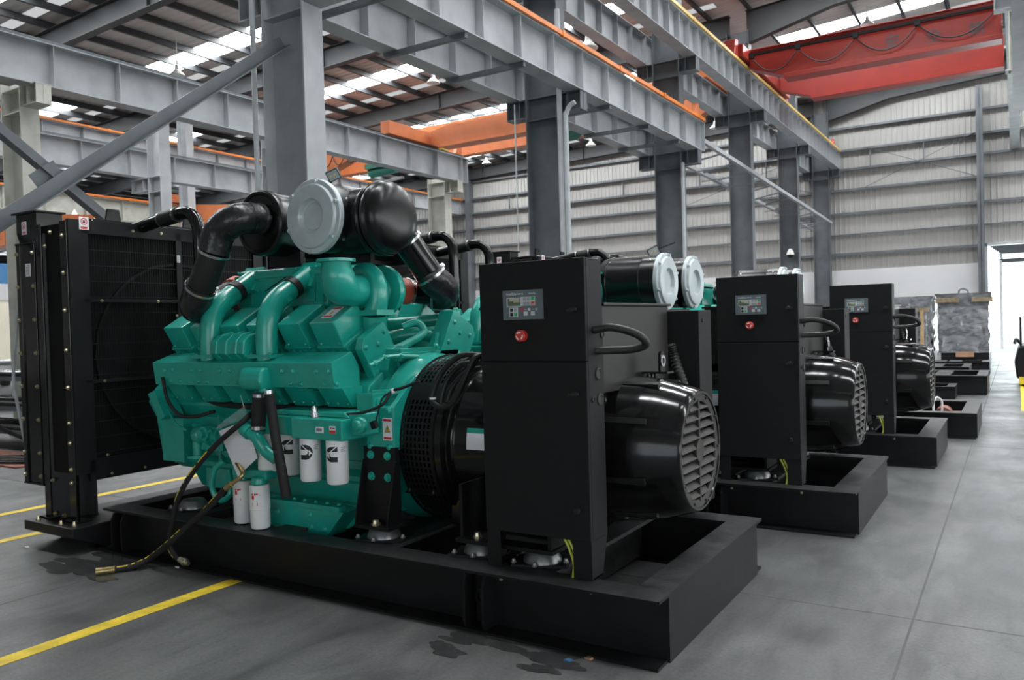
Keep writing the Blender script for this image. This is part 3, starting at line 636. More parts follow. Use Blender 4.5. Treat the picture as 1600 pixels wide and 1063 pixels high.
# perforated coupling guard
mb = MB(); nA, nX = 264, 15; R = .532
def gp(i, j): a = 2*PI*i/nA; return (-3.165+.235*j/nX, YC+R*math.cos(a), ZC+R*math.sin(a))
vs = [gp(i, j) for i in range(nA) for j in range(nX+1)]; fs = []
for i in range(nA):
    for j in range(nX):
        if j % 2 and i % 3 and not (98 < i < 108): continue
        fs.append((i*(nX+1)+j, ((i+1) % nA)*(nX+1)+j, ((i+1) % nA)*(nX+1)+j+1, i*(nX+1)+j+1))
mb.add(vs, fs, 0, True)
for x in (-3.172, -2.935): mb.lathe((x, YC, ZC), (1, 0, 0), [(0, .525), (0, .536), (.014, .536), (.014, .525)], 64)
a = PI*1.17; mb.obox((-3.05, YC+(R+.012)*math.cos(a), ZC+(R+.012)*math.sin(a)), (1, 0, 0), (0, math.cos(a), math.sin(a)), (0, -math.sin(a), math.cos(a)), .12, .02, .004)
for x in (-3.14, -2.96): mb.bolt((x, YC+(R+.025)*math.cos(a), ZC+(R+.025)*math.sin(a)+.004), (0, 0, 1), .012, .02)
B(mb, 'perforated_guard', SATIN, alt)
# rating label in two colours on the barrel
mb = MB(); lx0, lx1 = -2.72, -2.50
for a0_, a1_, m_ in ((PI*.915, PI*.935, 1), (PI*.935, PI*1.0, 0)):
    n = 6
    for k in range(n):
        p = a0_+(a1_-a0_)*k/n; q = a0_+(a1_-a0_)*(k+1)/n; r_ = .467
        mb.add([(lx0, YC+r_*math.cos(p), ZC+r_*math.sin(p)), (lx1, YC+r_*math.cos(p), ZC+r_*math.sin(p)), (lx1, YC+r_*math.cos(q), ZC+r_*math.sin(q)), (lx0, YC+r_*math.cos(q), ZC+r_*math.sin(q))], [(0, 1, 2, 3)], m_, True)
B(mb, 'rating_label', [PAPER, TEAL], alt)
# fan shroud at the free end
mb = MB(); mb.lathe((-2.07, YC, ZC), (1, 0, 0), [(0, .40), (0, .475), (.035, .475), (.035, .44), (.075, .44), (.075, .415), (.12, .405), (.30, .398), (.42, .385), (.50, .362), (.55, .345), (.585, .335), (.597, .325), (.597, .312), (.57, .305)], 72)
for a in (PI*.20, PI*.36, PI*.62, PI*.84, PI*1.1, PI*1.32):
    c, s_ = math.cos(a), math.sin(a); mb.obox((-1.78, YC+.392*c, ZC+.392*s_), (1, 0, -0), (0, -s_, c), (0, c, s_), .13, .016, .013, 1)
shr = B(mb, 'fan_shroud', [BLACK, RUB], alt)
mb = MB(); mb.lathe((-1.497, YC, ZC), (1, 0, 0), [(0, .27), (.012, .27), (.016, .285), (.016, .312), (0, .312)], 64); mb.lathe((-1.497, YC, ZC), (1, 0, 0), [(0, 0), (.018, 0), (.018, .062), (0, .062)], 28)
mb.box(-1.497, -1.481, YC-.012, YC+.012, ZC-.28, ZC+.28)
for k in range(10):
    z = ZC-.235+k*.0525; hw = math.sqrt(.278**2-(z-ZC)**2)
    for sg in (-1, 1): mb.obox((-1.494, YC+sg*hw/2, z), (0, 1, 0), (.72, 0, -.7), (.7, 0, .72), hw/2, .020, .003)
for k in range(10):
    a = PI/2+.25+k*PI/5; mb.bolt((-1.481, YC+.298*math.cos(a), ZC+.298*math.sin(a)), (1, 0, 0), .008, .008, 1)
mb.lathe((-1.53, YC, ZC), (1, 0, 0), [(0, 0), (0, .30)], 48, 1)
B(mb, 'grille', [GRILLE, RUB], alt)
mb = MB(); mb.box(-2.62, -1.86, 3.86, 4.80, 1.22, 1.685); tb = B(mb, 'terminal_box', TBOX, alt, .004)
B(MB().box(-2.64, -1.84, 3.845, 4.815, 1.685, 1.70), 'terminal_box_lid', TBOX, alt, .003)
mb = MB(); mb.prism([(-1.97, 1.22), (-1.90, 1.22), (-1.90, .95), (-1.98, .95)], 'y', 3.95, 4.72); B(mb, 'end_bracket', BLACK, alt)
q = at(1012, 580, 'x', -1.84)
mb = MB(); mb.box(-1.855, -1.70, q.y-.05, q.y+.05, q.z-.012, q.z); mb.prism([(q.y-.035, q.z), (q.y+.035, q.z), (q.y+.035, q.z+.09), (q.y+.018, q.z+.115), (q.y-.018, q.z+.115), (q.y-.035, q.z+.09)], 'x', -1.76, -1.745)
for dy in (-.05, .0, .05): mb.bolt((-1.82, q.y+dy, q.z-.03), (1, 0, 0), .016, .014)
le = B(mb, 'lifting_eye', BLACK, alt)
mb = MB(); mb.lathe((-1.744, q.y, q.z+.06), (1, 0, 0), [(0, .018), (.004, .018), (.004, .034), (0, .034)], 20); B(mb, 'eye_ring', STEEL, alt)
for k in (0, 1): pass
# ribbed conduits
Pc = bez([at(1047, 538, 'y', 4.86), at(1052, 555, 'y', 4.87), at(1060, 580, 'y', 4.85), at(1068, 606, 'y', 4.80), at(1070, 625, 'y', 4.74)], 9)
mb = MB(); rr_ = [.030+(.006 if i % 2 else 0) for i in range(len(Pc))]; mb.tube(Pc, rr_, 12); B(mb, 'ribbed_conduit', RUB, alt)
# ---------------------------------------------------------------- control cabinet
CX0, CX1 = -2.405, -1.782
cab = B(MB().box(CX0, CX1, 3.532, 3.70, .517, 1.917), 'control_cabinet', TEXB, None, .004)
ud = B(MB().box(CX0, CX1-.002, 3.514, 3.534, 1.409, 1.919), 'upper_door', TEXB, cab, .004)
ld = B(MB().box(CX0, CX1-.002, 3.514, 3.534, .515, 1.404), 'lower_door', TEXB, cab, .004)
mb = MB(); mb.box(CX0+.005, CX0+.085, 3.518, 3.526, .325, .517); mb.box(CX0+.005, CX0+.012, 3.526, 3.69, .325, .517); mb.box(CX0+.005, CX0+.09, 3.52, 3.69, .325, .335); B(mb, 'leg', TEXB, cab)
mb = MB(); mb.box(CX1-.105, CX1-.002, 3.518, 3.526, .325, .517); mb.prism([(3.526, .325), (3.526, .517), (3.70, .517), (3.64, .325)], 'x', CX1-.010, CX1-.003); mb.box(CX1-.10, CX1-.003, 3.52, 3.66, .325, .333); B(mb, 'leg', TEXB, cab)
for px_, py_ in ((895, 484), (898, 616), (903, 798)):
    q = at(px_, py_, 'y', 3.514); mb = MB(); mb.lathe(q, (0, -1, 0), [(0, .016), (.012, .016), (.016, .012), (.016, 0)], 16); mb.obox(q+V((.004, -.02, 0)), (1, 0, .1), (0, 1, 0), (-.1, 0, 1), .026 if py_ < 700 else .01, .008, .007 if py_ < 700 else .012)
    B(mb, 'door_latch', RUB, cab)
for px_, py_, r_ in ((934, 584, .030), (937, 624, .030), (940, 523, .018), (926, 625, .014)):
    q = at(px_, py_, 'x', CX1); mb = MB(); mb.lathe(q, (1, 0, 0), [(0, r_), (.006, r_), (.008, r_*.8), (.004, r_*.7), (.004, 0)], 22); B(mb, 'cable_plug', GRILLE if r_ > .02 else RUB, cab)
# controller with its screen, keys and print
a0_, b0_ = at(787.5, 455, 'y', 3.512), at(849.5, 498.5, 'y', 3.512); pw, ph = b0_.x-a0_.x, a0_.z-b0_.z; ctr = V(((a0_.x+b0_.x)/2, 3.506, (a0_.z+b0_.z)/2))
mb = MB(); mb.obox(ctr, (1, 0, 0), (0, 0, 1), (0, 1, 0), pw/2, ph/2, .008, 0)
def key(cx, cy, w, h, m, l=.0088): mb.obox(ctr+V(((cx-.5)*pw, -l, (.5-cy)*ph)), (1, 0, 0), (0, 0, 1), (0, 1, 0), w*pw/2, h*ph/2, .0008, m)
key(.29, .405, .37, .31, 3); key(.295, .405, .33, .26, 1, .0093); key(.31, .32, .26, .10, 2, .0098); key(.36, .39, .16, .05, 2, .0098)
key(.655, .385, .35, .30, 3)
for k, (cx, cy, m_) in enumerate(((.57, .305, 6), (.67, .305, 6), (.775, .30, 4), (.57, .465, 6), (.665, .465, 6), (.775, .465, 5))): key(cx, cy, .085, .12, m_, .0098)
key(.775, .49, .04, .03, 3, .0104)
key(.28, .745, .22, .32, 3)
for cx, cy, m_ in ((.23, .67, 7), (.33, .67, 6), (.23, .82, 7), (.33, .82, 4)): key(cx, cy, .075, .12, m_, .0098)
for cx, m_ in ((.50, 5), (.68, 3), (.86, 6)): key(cx, .665, .06, .09, m_, .0098)
for cx in (.59, .77): key(cx, .665, .07, .018, 3, .0096); key(cx-.0, .80, .10, .14, 3, .0098)
mb.text('InteliLite', .0175, ctr+V((-.27*pw, -.0086, .37*ph)), (1, 0, 0), (0, 0, 1), 3); mb.text('AMF 25', .0115, ctr+V((-.045*pw, -.0086, .365*ph)), (1, 0, 0), (0, 0, 1), 3); mb.text('ComAp', .0125, ctr+V((.26*pw, -.0086, .375*ph)), (1, 0, 0), (0, 0, 1), 3)
B(mb, 'controller_panel', [PANEL, LCD, LCDH, KEYW, KEYG, KEYR, KEYD, INK], cab, .0012, 1)
q = at(816.5, 525, 'y', 3.512); mb = MB(); mb.lathe(q, (0, -1, 0), [(0, .030), (.004, .030), (.004, .022), (.022, .022), (.016, .029), (.026, .030), (.031, .026), (.032, 0)], 28)
es = B(mb, 'emergency_stop', REDB, cab)
mb = MB()
for k in range(3): mb.lathe(q+V((0, -.0324, 0)), (0, -1, 0), [(0, .014), (.0006, .014), (.0006, .021), (0, .021)], 8, 0, k*2*PI/3, k*2*PI/3+1.4)
B(mb, 'arrow_marks', WHITE, cab)
for dx in (0, .022):
    P = bez([at(882, 841, 'y', 3.535)+V((dx, 0, 0)), at(891, 862, 'y', 3.535)+V((dx, 0, 0)), at(897, 884, 'y', 3.535)+V((dx*.5, 0, 0)), at(895, 904, 'y', 3.53)]); B(MB().tube(P, .007, 8), 'earth_wire', YEL, cab)
mb = MB(); q = at(856, 894, 'y', 3.66); mb.lathe(q, (.6, -.5, -.6), [(0, .012), (.02, .012), (.02, .016), (.05, .016), (.05, 0)], 10); B(mb, 'wire_lug', CAM_Y, cab)
bolts([at(783, 905, 'y', 3.50), at(924, 926, 'y', 3.50)], (0, -1, 0), cab, ZINC, .008, .01, 'bolt')
# looped black cable at the side of the cabinet
yl = 3.80; P = bez([(CX1, 3.60, 1.56), (CX1+.09, 3.62, 1.57), (CX1+.20, 3.66, 1.535), (CX1+.235, 3.70, 1.485), (CX1+.17, 3.70, 1.46), (CX1+.07, 3.67, 1.455), (CX1-.02, 3.62, 1.455)], 10)
B(MB().tube(P, .020, 14), 'looped_cable', RUB, cab)
B(MB().box(-2.42, -1.70, 4.92, 5.16, .42, 1.655), 'breaker_cabinet', TEXB, None, .004)
q = V((-1.70, 4.99, 1.59)); B(MB().lathe(q, (1, 0, 0), [(0, .012), (.006, .012), (.006, 0)], 12), 'cable_plug', RUB, gen)
# ---------------------------------------------------------------- engine wiring on the coupling guard side
mb = MB()
P = bez([at(752, 555, 'y', 3.70), at(720, 556, 'y', 3.66), at(692, 580, 'y', 3.64), at(677, 612, 'y', 3.63), at(676, 628, 'y', 3.62), at(690, 637, 'y', 3.62), at(708, 628, 'y', 3.62), at(724, 596, 'y', 3.62), at(740, 562, 'y', 3.64), at(752, 555, 'y', 3.68)])
mb.tube(P, .0165, 10)
P = bez([at(751, 566, 'y', 3.72), at(722, 570, 'y', 3.69), at(700, 592, 'y', 3.68), at(690, 622, 'y', 3.665), at(692, 634, 'y', 3.66), at(704, 630, 'y', 3.66), at(720, 600, 'y', 3.66), at(746, 560, 'y', 3.66)]); mb.tube(P, .0155, 10)
P = bez([at(752, 575, 'y', 3.74), at(728, 582, 'y', 3.72), at(706, 606, 'y', 3.70), at(698, 628, 'y', 3.68)]); mb.tube(P, .015, 10)
cc = B(mb, 'cable_coil', RUB)
q = at(676, 622, 'y', 3.62); B(MB().lathe(q+V((0, 0, -.008)), (0, 0, 1), [(0, .0185), (.012, .0185)], 12), 'cable_tie', WHITE, cc)
mb = MB(); mb.tube(bez([at(655, 596, 'y', 3.62), at(630, 606, 'y', 3.60), at(612, 612, 'y', 3.60), at(598, 632, 'y', 3.56), at(570, 644, 'y', 3.54), at(540, 648, 'y', 3.54), at(502, 646, 'y', 3.54)]), .009, 8)
mb.tube(bez([at(614, 611, 'y', 3.60), at(598, 622, 'y', 3.58), at(590, 648, 'y', 3.58), at(587, 660, 'y', 3.58)]), .005, 8); q = at(585, 664, 'y', 3.58); mb.obox(q, (1, 0, .4), (0, 1, 0), (-.4, 0, 1), .018, .015, .022)
wl = B(mb, 'wiring_loom', RUB)
B(MB().tube([at(613, 608, 'y', 3.60), at(615, 615, 'y', 3.60)], .011, 8), 'cable_tie', WHITE, wl)
# ---------------------------------------------------------------- parts only the front set has
n_common = set(o.name for o in gen.children)
def cap(mb, o, d, R):
    return mb.lathe(o, d, [(-.03, R*.98), (-.03, R*1.06), (.0, R*1.06), (.006, R*1.04), (.006, R*.92), (.026, R*.89), (.028, R*.86), (.027, R*.50), (-.002, R*.44), (-.006, R*.40), (.0, R*.37), (.0, 0)], 56)
def cleaner(o, d, R, L, parent=gen, nm='air_cleaner'):
    """drum along d from its silver cover at o"""
    dd = V(d).normalized()
    mb = MB(); mb.lathe(o, -dd, [(.025, 0), (.025, R*.98), (.06, R), (L*.30, R), (L*.30+.004, R*1.012), (L*.30+.012, R), (L*.86, R), (L*.87, R*1.03), (L*.89, R*1.03), (L*.90, R), (L, R*.96), (L+.03, R*.8), (L+.03, 0)], 56)
    a = mb.build(nm, DRUM, parent, O)
    c = cap(MB(), o, dd, R).build('end_cover', SILV, a, O)
    u, v, w = frame(dd); mb = MB()
    for k in range(6):
        t = k*PI/3+.35; mb.bolt(V(o)+w*.004+(u*math.cos(t)+v*math.sin(t))*R*.985, dd, .014, .020)
    mb.build('cover_bolts', SILV, a, O)
    mb = MB()
    for k, t in ((.16, .0), (.84, 0)):
        for b_ in (2.4, 3.6, 5.4): mb.bolt(V(o)-w*L*k+(u*math.cos(b_)+v*math.sin(b_))*R*1.0, u*math.cos(b_)+v*math.sin(b_), .007, .010)
    mb.build('cover_latch', STEEL, a, O)
    return a
acS = cleaner((-3.80, 3.70, 2.325), (0, -1, 0), .226, .56)
# domed branch on its inner side
mb = MB(); mb.lathe((-3.76, 3.985, 2.305), (1, 0, 0), [(0, .215), (.25, .215), (.255, .235), (.275, .242), (.29, .235), (.292, .226), (.305, .226), (.307, .238), (.325, .242), (.34, .236), (.345, .230), (.36, .229)]+[(.36+.095*math.sin(t), .229*math.cos(t)**.7) for t in [k*PI/2/14 for k in range(1, 14)]]+[(.455, 0)], 64)
B(mb, 'domed_end', DRUM, acS)
mb = MB(); mb.lathe((-4.46, 3.83, 2.355), (0, 1, 0), [(0, 0), (0, .19), (-.012, .20), (-.012, .215), (0, .228), (.05, .231), (.06, .226), (.30, .222), (.31, .226), (.33, .226), (.34, .222), (.86, .222), (.90, .17), (.90, 0)], 56)
acL = B(mb, 'air_cleaner', DRUM)
# left intake: wrapped elbow, pipe, wrapped lower elbow, red sleeve
E1 = [(-4.415, 3.83, 2.375), (-4.43, 3.72, 2.375), at(365, 345, 'y', 3.62), at(343, 363, 'y', 3.585), at(334, 395, 'y', 3.57)]
mb = MB(); P = bez(E1, 7); mb.tube(P, [.098]*2+[.107]*(len(P)-2), 24)
for i in (7, 12, 17, 22): 
    t = (P[i+1]-P[i-1]).normalized(); mb.tube([P[i]-t*.004, P[i]+t*.004], .110, 24)
el = B(mb, 'intake_elbow', FOIL)
def clampring(pts, parent, r=.104):
    mb = MB()
    for p, d in pts: d = V(d).normalized(); mb.tube([V(p)-d*.009, V(p)+d*.009], r, 24); u, v, w = frame(d); mb.obox(V(p)+(-v if abs(v.y) > .3 else u)*r, u, v, w, .014, .014, .012)
    return B(mb, 'hose_clamp', STEEL, parent)
p2, p3, p4 = at(330, 408, 'y', 3.57), at(318, 440, 'y', 3.57), at(309, 462, 'y', 3.58)
B(MB().tube([P[-1], p2, p3, p4], .094, 24), 'intake_pipe', RUB, el)
clampring([(P[-1], p2-P[-1]), (p3+(p4-p3)*.5, p4-p3), ((-4.42, 3.79, 2.375), (0, 1, 0))], el, .110)
E2 = [p3+(p4-p3)*.3, p4, at(305, 480, 'y', 3.62), at(318, 482, 'y', 3.72), at(336, 470, 'y', 3.86)]
B(MB().tube(bez(E2, 6), .106, 24), 'lower_elbow', FOIL, el)
e_ = at(336, 470, 'y', 3.86); e2_ = at(362, 455, 'y', 4.05); e3_ = at(372, 449, 'y', 4.14)
B(MB().tube([e_, e2_], .08, 20), 'intake_pipe', RUB, el); B(MB().tube([e2_, e3_], .092, 20), 'silicone_hose', REDH, el)
# right intake: pipe down from the domed end to the near turbocharger
q1, q2 = at(630, 370, 'y', 4.24), at(677, 437, 'y', 4.44)
rp_ = B(MB().tube([q1, q2], .098, 26), 'intake_pipe', BLACK)
clampring([(q1+(q2-q1)*.12, q2-q1)], rp_, .102)
mb = MB(); P = bez([q1+(q2-q1)*.86, q2, at(693, 452, 'y', 4.58), at(691, 461, 'y', 4.64), at(678, 460, 'y', 4.62)], 6); mb.tube(P, .110, 26)
B(mb, 'intake_elbow', FOIL, rp_)
clampring([(q1+(q2-q1)*.90, q2-q1), (P[-2], P[-1]-P[-3])], rp_, .116)
B(MB().tube([P[-1], (-3.648, 4.43, 1.855)], .083, 22), 'turbo_inlet_pipe', BLACK, rp_)
for x in (-3.80, -4.46): mb = MB(); mb.box(x-.16, x+.16, 4.05, 4.09, 2.04, 2.16); mb.box(x-.16, x+.16, 4.40, 4.44, 2.04, 2.16); mb.bar((x-.15, 4.07, 2.05), (x-.15, 4.40, 1.7), .03, .03); mb.bar((x+.15, 4.42, 2.06), (x+.15, 4.42, 1.4), .04, .04); mb.box(x-.02, x+.02, 4.08, 4.42, 2.05, 2.07); B(mb, 'cleaner_bracket', SATIN)
# lifting lug style level sticker on the last rocker cover
c_ = bk(-3.75, .01, .9518); sticker(c_, (1, 0, 0), (0, .866, .5), .085, .14, gen, 'warning_sticker', 3)
# oil drain hoses with their printed lines
def hose(P, r, name, ranges, parent=None, nrm=V((.35, -.8, .5))):
    h = B(MB().tube(P, r, 14), name, HOSE, parent)
    mb = MB()
    for a, b_ in ranges:
        prev = None
        for i in range(a, b_+1):
            t = (P[min(i+1, len(P)-1)]-P[max(i-1, 0)]).normalized(); n_ = (nrm-t*nrm.dot(t)).normalized(); s_ = t.cross(n_)
            c = P[i]+n_*(r+.0005); cur = (c-s_*.0045, c+s_*.0045)
            if prev: mb.add([prev[0], prev[1], cur[1], cur[0]], [(0, 1, 2, 3)])
            prev = cur
    B(mb, 'printed_line', YELP, h)
    return h
PA = bez([at(400, 640, 'y', 3.56), at(378, 660, 'y', 3.42), at(335, 698, 'y', 3.38), at(300, 740, 'y', 3.36), at(278, 780, 'y', 3.35), at(268, 825, 'y', 3.355), at(265, 852, 'y', 3.36), at(274, 870, 'y', 3.365), at(284, 876, 'y', 3.37)], 10)
hA = hose(PA, .018, 'drain_hose', [(22, 26), (27, 31), (33, 34), (36, 41), (62, 66), (67, 70)], gen, V((-.2, -.9, .1)))
d_ = (PA[-1]-PA[-2]).normalized(); B(MB().lathe(PA[-1], d_, [(-.02, 0), (-.02, .021), (.015, .021), (.015, .027), (.04, .027), (.04, .018), (.065, .016), (.065, 0)], 12), 'hose_fitting', ZINC, hA)
PB = bez([at(352, 764, 'y', 3.40), at(322, 797, 'y', 3.36), at(290, 825, 'y', 3.33), at(262, 851, 'y', 3.29), at(235, 872, 'z', .06), at(205, 886, 'z', .028), at(172, 891, 'z', .024)], 12)
hB = hose(PB, .0215, 'drain_hose', [(3, 9), (10, 12), (26, 29), (30, 32), (34, 36), (38, 41), (43, 45), (47, 51), (53, 56), (58, 60), (62, 68)], gen, V((.2, -.6, .8)))
d_ = (PB[-1]-PB[-3]).normalized(); B(MB().lathe(PB[-1], d_, [(-.03, 0), (-.03, .024), (.05, .024), (.05, .0265), (.085, .0265), (.085, .018), (.07, .018), (.07, 0)], 14), 'hose_fitting', CAM_Y, hB)
mb = MB(); mb.tube(bez([at(352, 764, 'y', 3.40), at(368, 752, 'y', 3.41), at(377, 745, 'y', 3.42), at(379, 738, 'y', 3.44), at(373, 728, 'y', 3.47), at(366, 718, 'y', 3.52)], 6), .014, 12); mb.tube([at(352, 764, 'y', 3.40), at(362, 756, 'y', 3.405)], .019, 12)
B(mb, 'hose_fitting', CAM_Y, hB)
special = [o for o in gen.children if o.name not in n_common]
spec_names = set(o.name for o in special)
tag(gen, 'foremost generator set, teal engine with a single round silver air filter cover facing forwards', 'generator', 'diesel generator sets in a row')
# sheet of paper in a clear sleeve tied to the pump
mb = MB(); n = 8; dc = [at(342, 674, 'y', 3.475), at(386, 657, 'y', 3.475), at(402, 716, 'y', 3.485), at(372, 746, 'y', 3.48)]
grid = []
for i in range(n+1):
    for j in range(n+1):
        s_, t = i/n, j/n; p = (dc[0]*(1-s_)+dc[1]*s_)*(1-t)+(dc[3]*(1-s_)+dc[2]*s_)*t
        grid.append(p+V((0, -.012*math.sin(s_*PI)*(1-.5*t), 0)))
for sg in (0, .0012): mb.add([p+V((0, sg, 0)) for p in grid], [(i*(n+1)+j, (i+1)*(n+1)+j, (i+1)*(n+1)+j+1, i*(n+1)+j+1) for i in range(n) for j in range(n)], 0, True)
doc = mb.build('paper_sheet', PAPER); tag(doc, 'white paper sheet in a clear sleeve hanging from the teal engine above the hoses', 'paper')
mb = MB(); a, b_ = at(338, 672, 'y', 3.47), at(388, 652, 'y', 3.47); c, d_ = at(340, 665, 'y', 3.48), at(382, 634, 'y', 3.48)
mb.add([a, b_, d_, c], [(0, 1, 2, 3)]); mb.build('clear_sleeve', CLEAR, doc)
MB().tube([at(381, 636, 'y', 3.47), at(376, 618, 'y', 3.50)], .002, 6).build('tie_string', PAPER, doc)
# ---------------------------------------------------------------- second and third sets: copies with side by side air cleaners
def copy_set(off):
    r = gen.copy(); C.objects.link(r); r.location = off
    for ch in list(gen.children):
        if ch.name not in spec_names: copy_tree(ch, r)
    return r
g2 = copy_set(V((-.996, 6.235, 0)))
tag(g2, 'second generator set in the row, two silver capped air cleaner drums behind its cabinet', 'generator', 'diesel generator sets in a row')
def drums(parent):
    for y, z in ((4.00, 1.937), (4.70, 1.950)):
        cleaner((-3.0, y, z), (1, 0, 0), .238, .56, parent)
    for x in (-3.42, -3.12): mb = MB(); mb.box(x-.02, x+.02, 3.86, 4.84, 1.66, 1.70); mb.box(x-.02, x+.02, 4.02, 4.06, 1.42, 1.68); mb.box(x-.02, x+.02, 4.56, 4.60, 1.42, 1.68); mb.build('cleaner_bracket', SATIN, parent, O)
    mb = MB(); mb.tube(bez([(-3.56, 4.0, 1.94), (-3.72, 4.0, 1.95), (-3.80, 4.1, 1.92), (-3.75, 4.3, 1.86)]), .09, 18); mb.build('intake_pipe', RUB, parent, O); mb = MB(); mb.tube(bez([(-3.56, 4.7, 1.95), (-3.8, 4.7, 1.95), (-4.0, 4.65, 1.9), (-4.05, 4.5, 1.80)]), .09, 18); mb.build('intake_pipe', RUB, parent, O)
drums(g2)
g3 = copy_set(V((-.725, 9.32, 0)))
tag(g3, 'third generator set in the row, its cabinet standing before the film wrapped crates', 'generator', 'diesel generator sets in a row')
drums(g3)
# ---------------------------------------------------------------- bare skids further down the row
def skid(off, label, sc=(1, 1, 1)):
    b_ = copy_tree(base); b_.name = 'skid_frame'; b_.location = off; b_.scale = sc; tag(b_, label, 'skid frame', 'bare black skid frames'); return b_
s4 = skid(V((-.446, 11.63, 0)), 'bare black skid frame right after the third generator set, brown parts lying in it')
skid(V((-.98, 16.7, 0)), 'short low black skid frame, the smallest of those before the wrapped crates', (.8, .48, .72))
skid(V((-.50, 17.7, 0)), 'large black skid frame standing between the smallest skid and the wrapped crates', (1, 1, 1.15))
skid(V((-.95, 21.2, 0)), 'black skid frame with a pale top edge, second before the wrapped crates', (.9, .8, 1.0))
skid(V((-.60, 23.3, 0)), 'black skid frame directly before the large wrapped crate', (1, .55, 1.0))
mb = MB(); mb.box(-1.02, -.66, 12.0, 12.7, .013, .22); mb.lathe((-.86, 12.2, .22), (0, 1, 0), [(0, 0), (0, .10), (.3, .10), (.3, 0)], 20)
p_ = mb.build('rusty_casting', RUST); tag(p_, 'reddish brown iron parts lying inside the bare skid after the third generator', 'casting')
mb = MB(); mb.tube(bez([(-.96, 12.05, .20), (-.96, 12.05, .40), (-.92, 12.1, .46), (-.87, 12.15, .40), (-.87, 12.18, .26)]), .014, 8); p2_ = mb.build('white_hose', WHITE, p_); p2_.name = 'hose'
# ---------------------------------------------------------------- film wrapped crates
def wrapped(x0, x1, y0, y1, z0, z1, label, top=None, eye=False, flare=.0):
    root = empty('wrapped_crate', ((x0+x1)/2, (y0+y1)/2, 0)); off = root.location
    mb = MB(); n = 14
    def col(z, i):   # wobbling rectangular outline
        t = (z-z0)/(z1-z0); g_ = 1+flare*max(0, (t-.78)/.22)
        hx, hy = (x1-x0)/2*g_, (y1-y0)/2*g_; P = []
        for sx, sy, ex, ey in ((-1, -1, 1, -1), (1, -1, 1, 1), (1, 1, -1, 1), (-1, 1, -1, -1)):
            for k in range(n):
                q = k/n; jx, jy = random.uniform(-.032, .032), random.uniform(-.032, .032)
                P.append(((x0+x1)/2+(sx+(ex-sx)*q)*hx+jx, (y0+y1)/2+(sy+(ey-sy)*q)*hy+jy, z))
        return P
    rows = [col(z0+(z1-z0)*i/16, i) for i in range(17)]; m_ = 4*n
    mb.add([p for r in rows for p in r], [(i*m_+j, i*m_+(j+1) % m_, (i+1)*m_+(j+1) % m_, (i+1)*m_+j) for i in range(16) for j in range(m_)], 0, True)
    mb.add(rows[-1], [tuple(range(m_))], 0); mb.build('film_wrap', WRAP, root, off)
    if top:
        t0, t1 = top; g_ = 1+flare*.6; hx, hy = (x1-x0)/2*g_+.03, (y1-y0)/2*g_+.03; cx, cy = (x0+x1)/2, (y0+y1)/2
        mb = MB(); mb.box(cx-hx, cx-hx*.15, cy-hy, cy-hy+.04, t0, t1); mb.box(cx+hx*.3, cx+hx, cy-hy, cy-hy+.04, t0, t1); mb.box(cx+hx-.04, cx+hx, cy-hy, cy+hy, t0, t1); mb.build('foam_edging', WRAPC, root, off, .01)
    mb = MB(); mb.box(x0+.05, x1-.02, y0+.02, y1-.02, 0, z0); mb.build('skid', SATIN, root, off)
    if eye:
        cx, cy = (x0+x1)/2, y0+.3; mb = MB(); mb.tube(bez([(cx-.12, cy, z1-.03), (cx-.10, cy, z1+.10), (cx, cy, z1+.14), (cx+.10, cy, z1+.08), (cx+.13, cy, z1-.03)]), .03, 10); mb.build('lifting_eye', WRAP, root, off)
    tag(root, label, 'crate', 'film wrapped crates'); return root
w1 = wrapped(-1.93, -.66, 26.3, 28.6, .42, 2.12, 'large grey film wrapped crate with a lifting eye beside the bright doorway', (1.86, 2.0), True, .10)
mb = MB(); mb.box(-1.50, -1.05, 26.22, 26.31, .30, .45); mb.build('card_strip', CARD, w1, w1.location)
w2 = wrapped(-3.35, -2.13, 26.4, 28.6, .40, 2.08, 'grey film wrapped crate between the third cabinet and the large wrapped crate', None, False, .03)
w3 = wrapped(-2.95, -2.15, 24.6, 25.9, .35, 1.78, 'lower film wrapped bundle with a wooden post in front of the taller crates', (1.62, 1.74), False, .0)
mb = MB(); mb.box(-2.24, -2.16, 24.48, 24.56, 0, 1.66); o = mb.build('wooden_post', WOOD); tag(o, 'raw wooden post standing against the lower film wrapped bundle', 'post')
# truck like machine at the right hand edge
mb = MB(); mb.prism([(-.02, .16), (.9, .16), (.9, .85), (.45, 1.0), (.02, .82), (-.06, .5)], 'y', 19.8, 21.4); lift = mb.build('pallet_truck', SATIN, None, None, .04)
tag(lift, 'dark lift truck with a yellow base standing by the aisle near the far door', 'lift truck')
mb = MB(); mb.box(.02, .9, 19.75, 21.4, .05, .20); mb.build('chassis', FYEL, lift)
mb = MB(); mb.box(.04, .08, 19.9, 19.95, .8, 1.45); mb.tube(bez([(.05, 19.9, .9), (-.02, 19.85, .98), (-.05, 19.8, .9)]), .03, 10); mb.build('mast', SATIN, lift)
for x, y in ((.12, 20.0), (.8, 20.0), (.12, 21.2), (.8, 21.2)): MB().cyl((x-.05, y, .12), (x+.05, y, .12), .12, 20).build('wheel', RUB, lift)
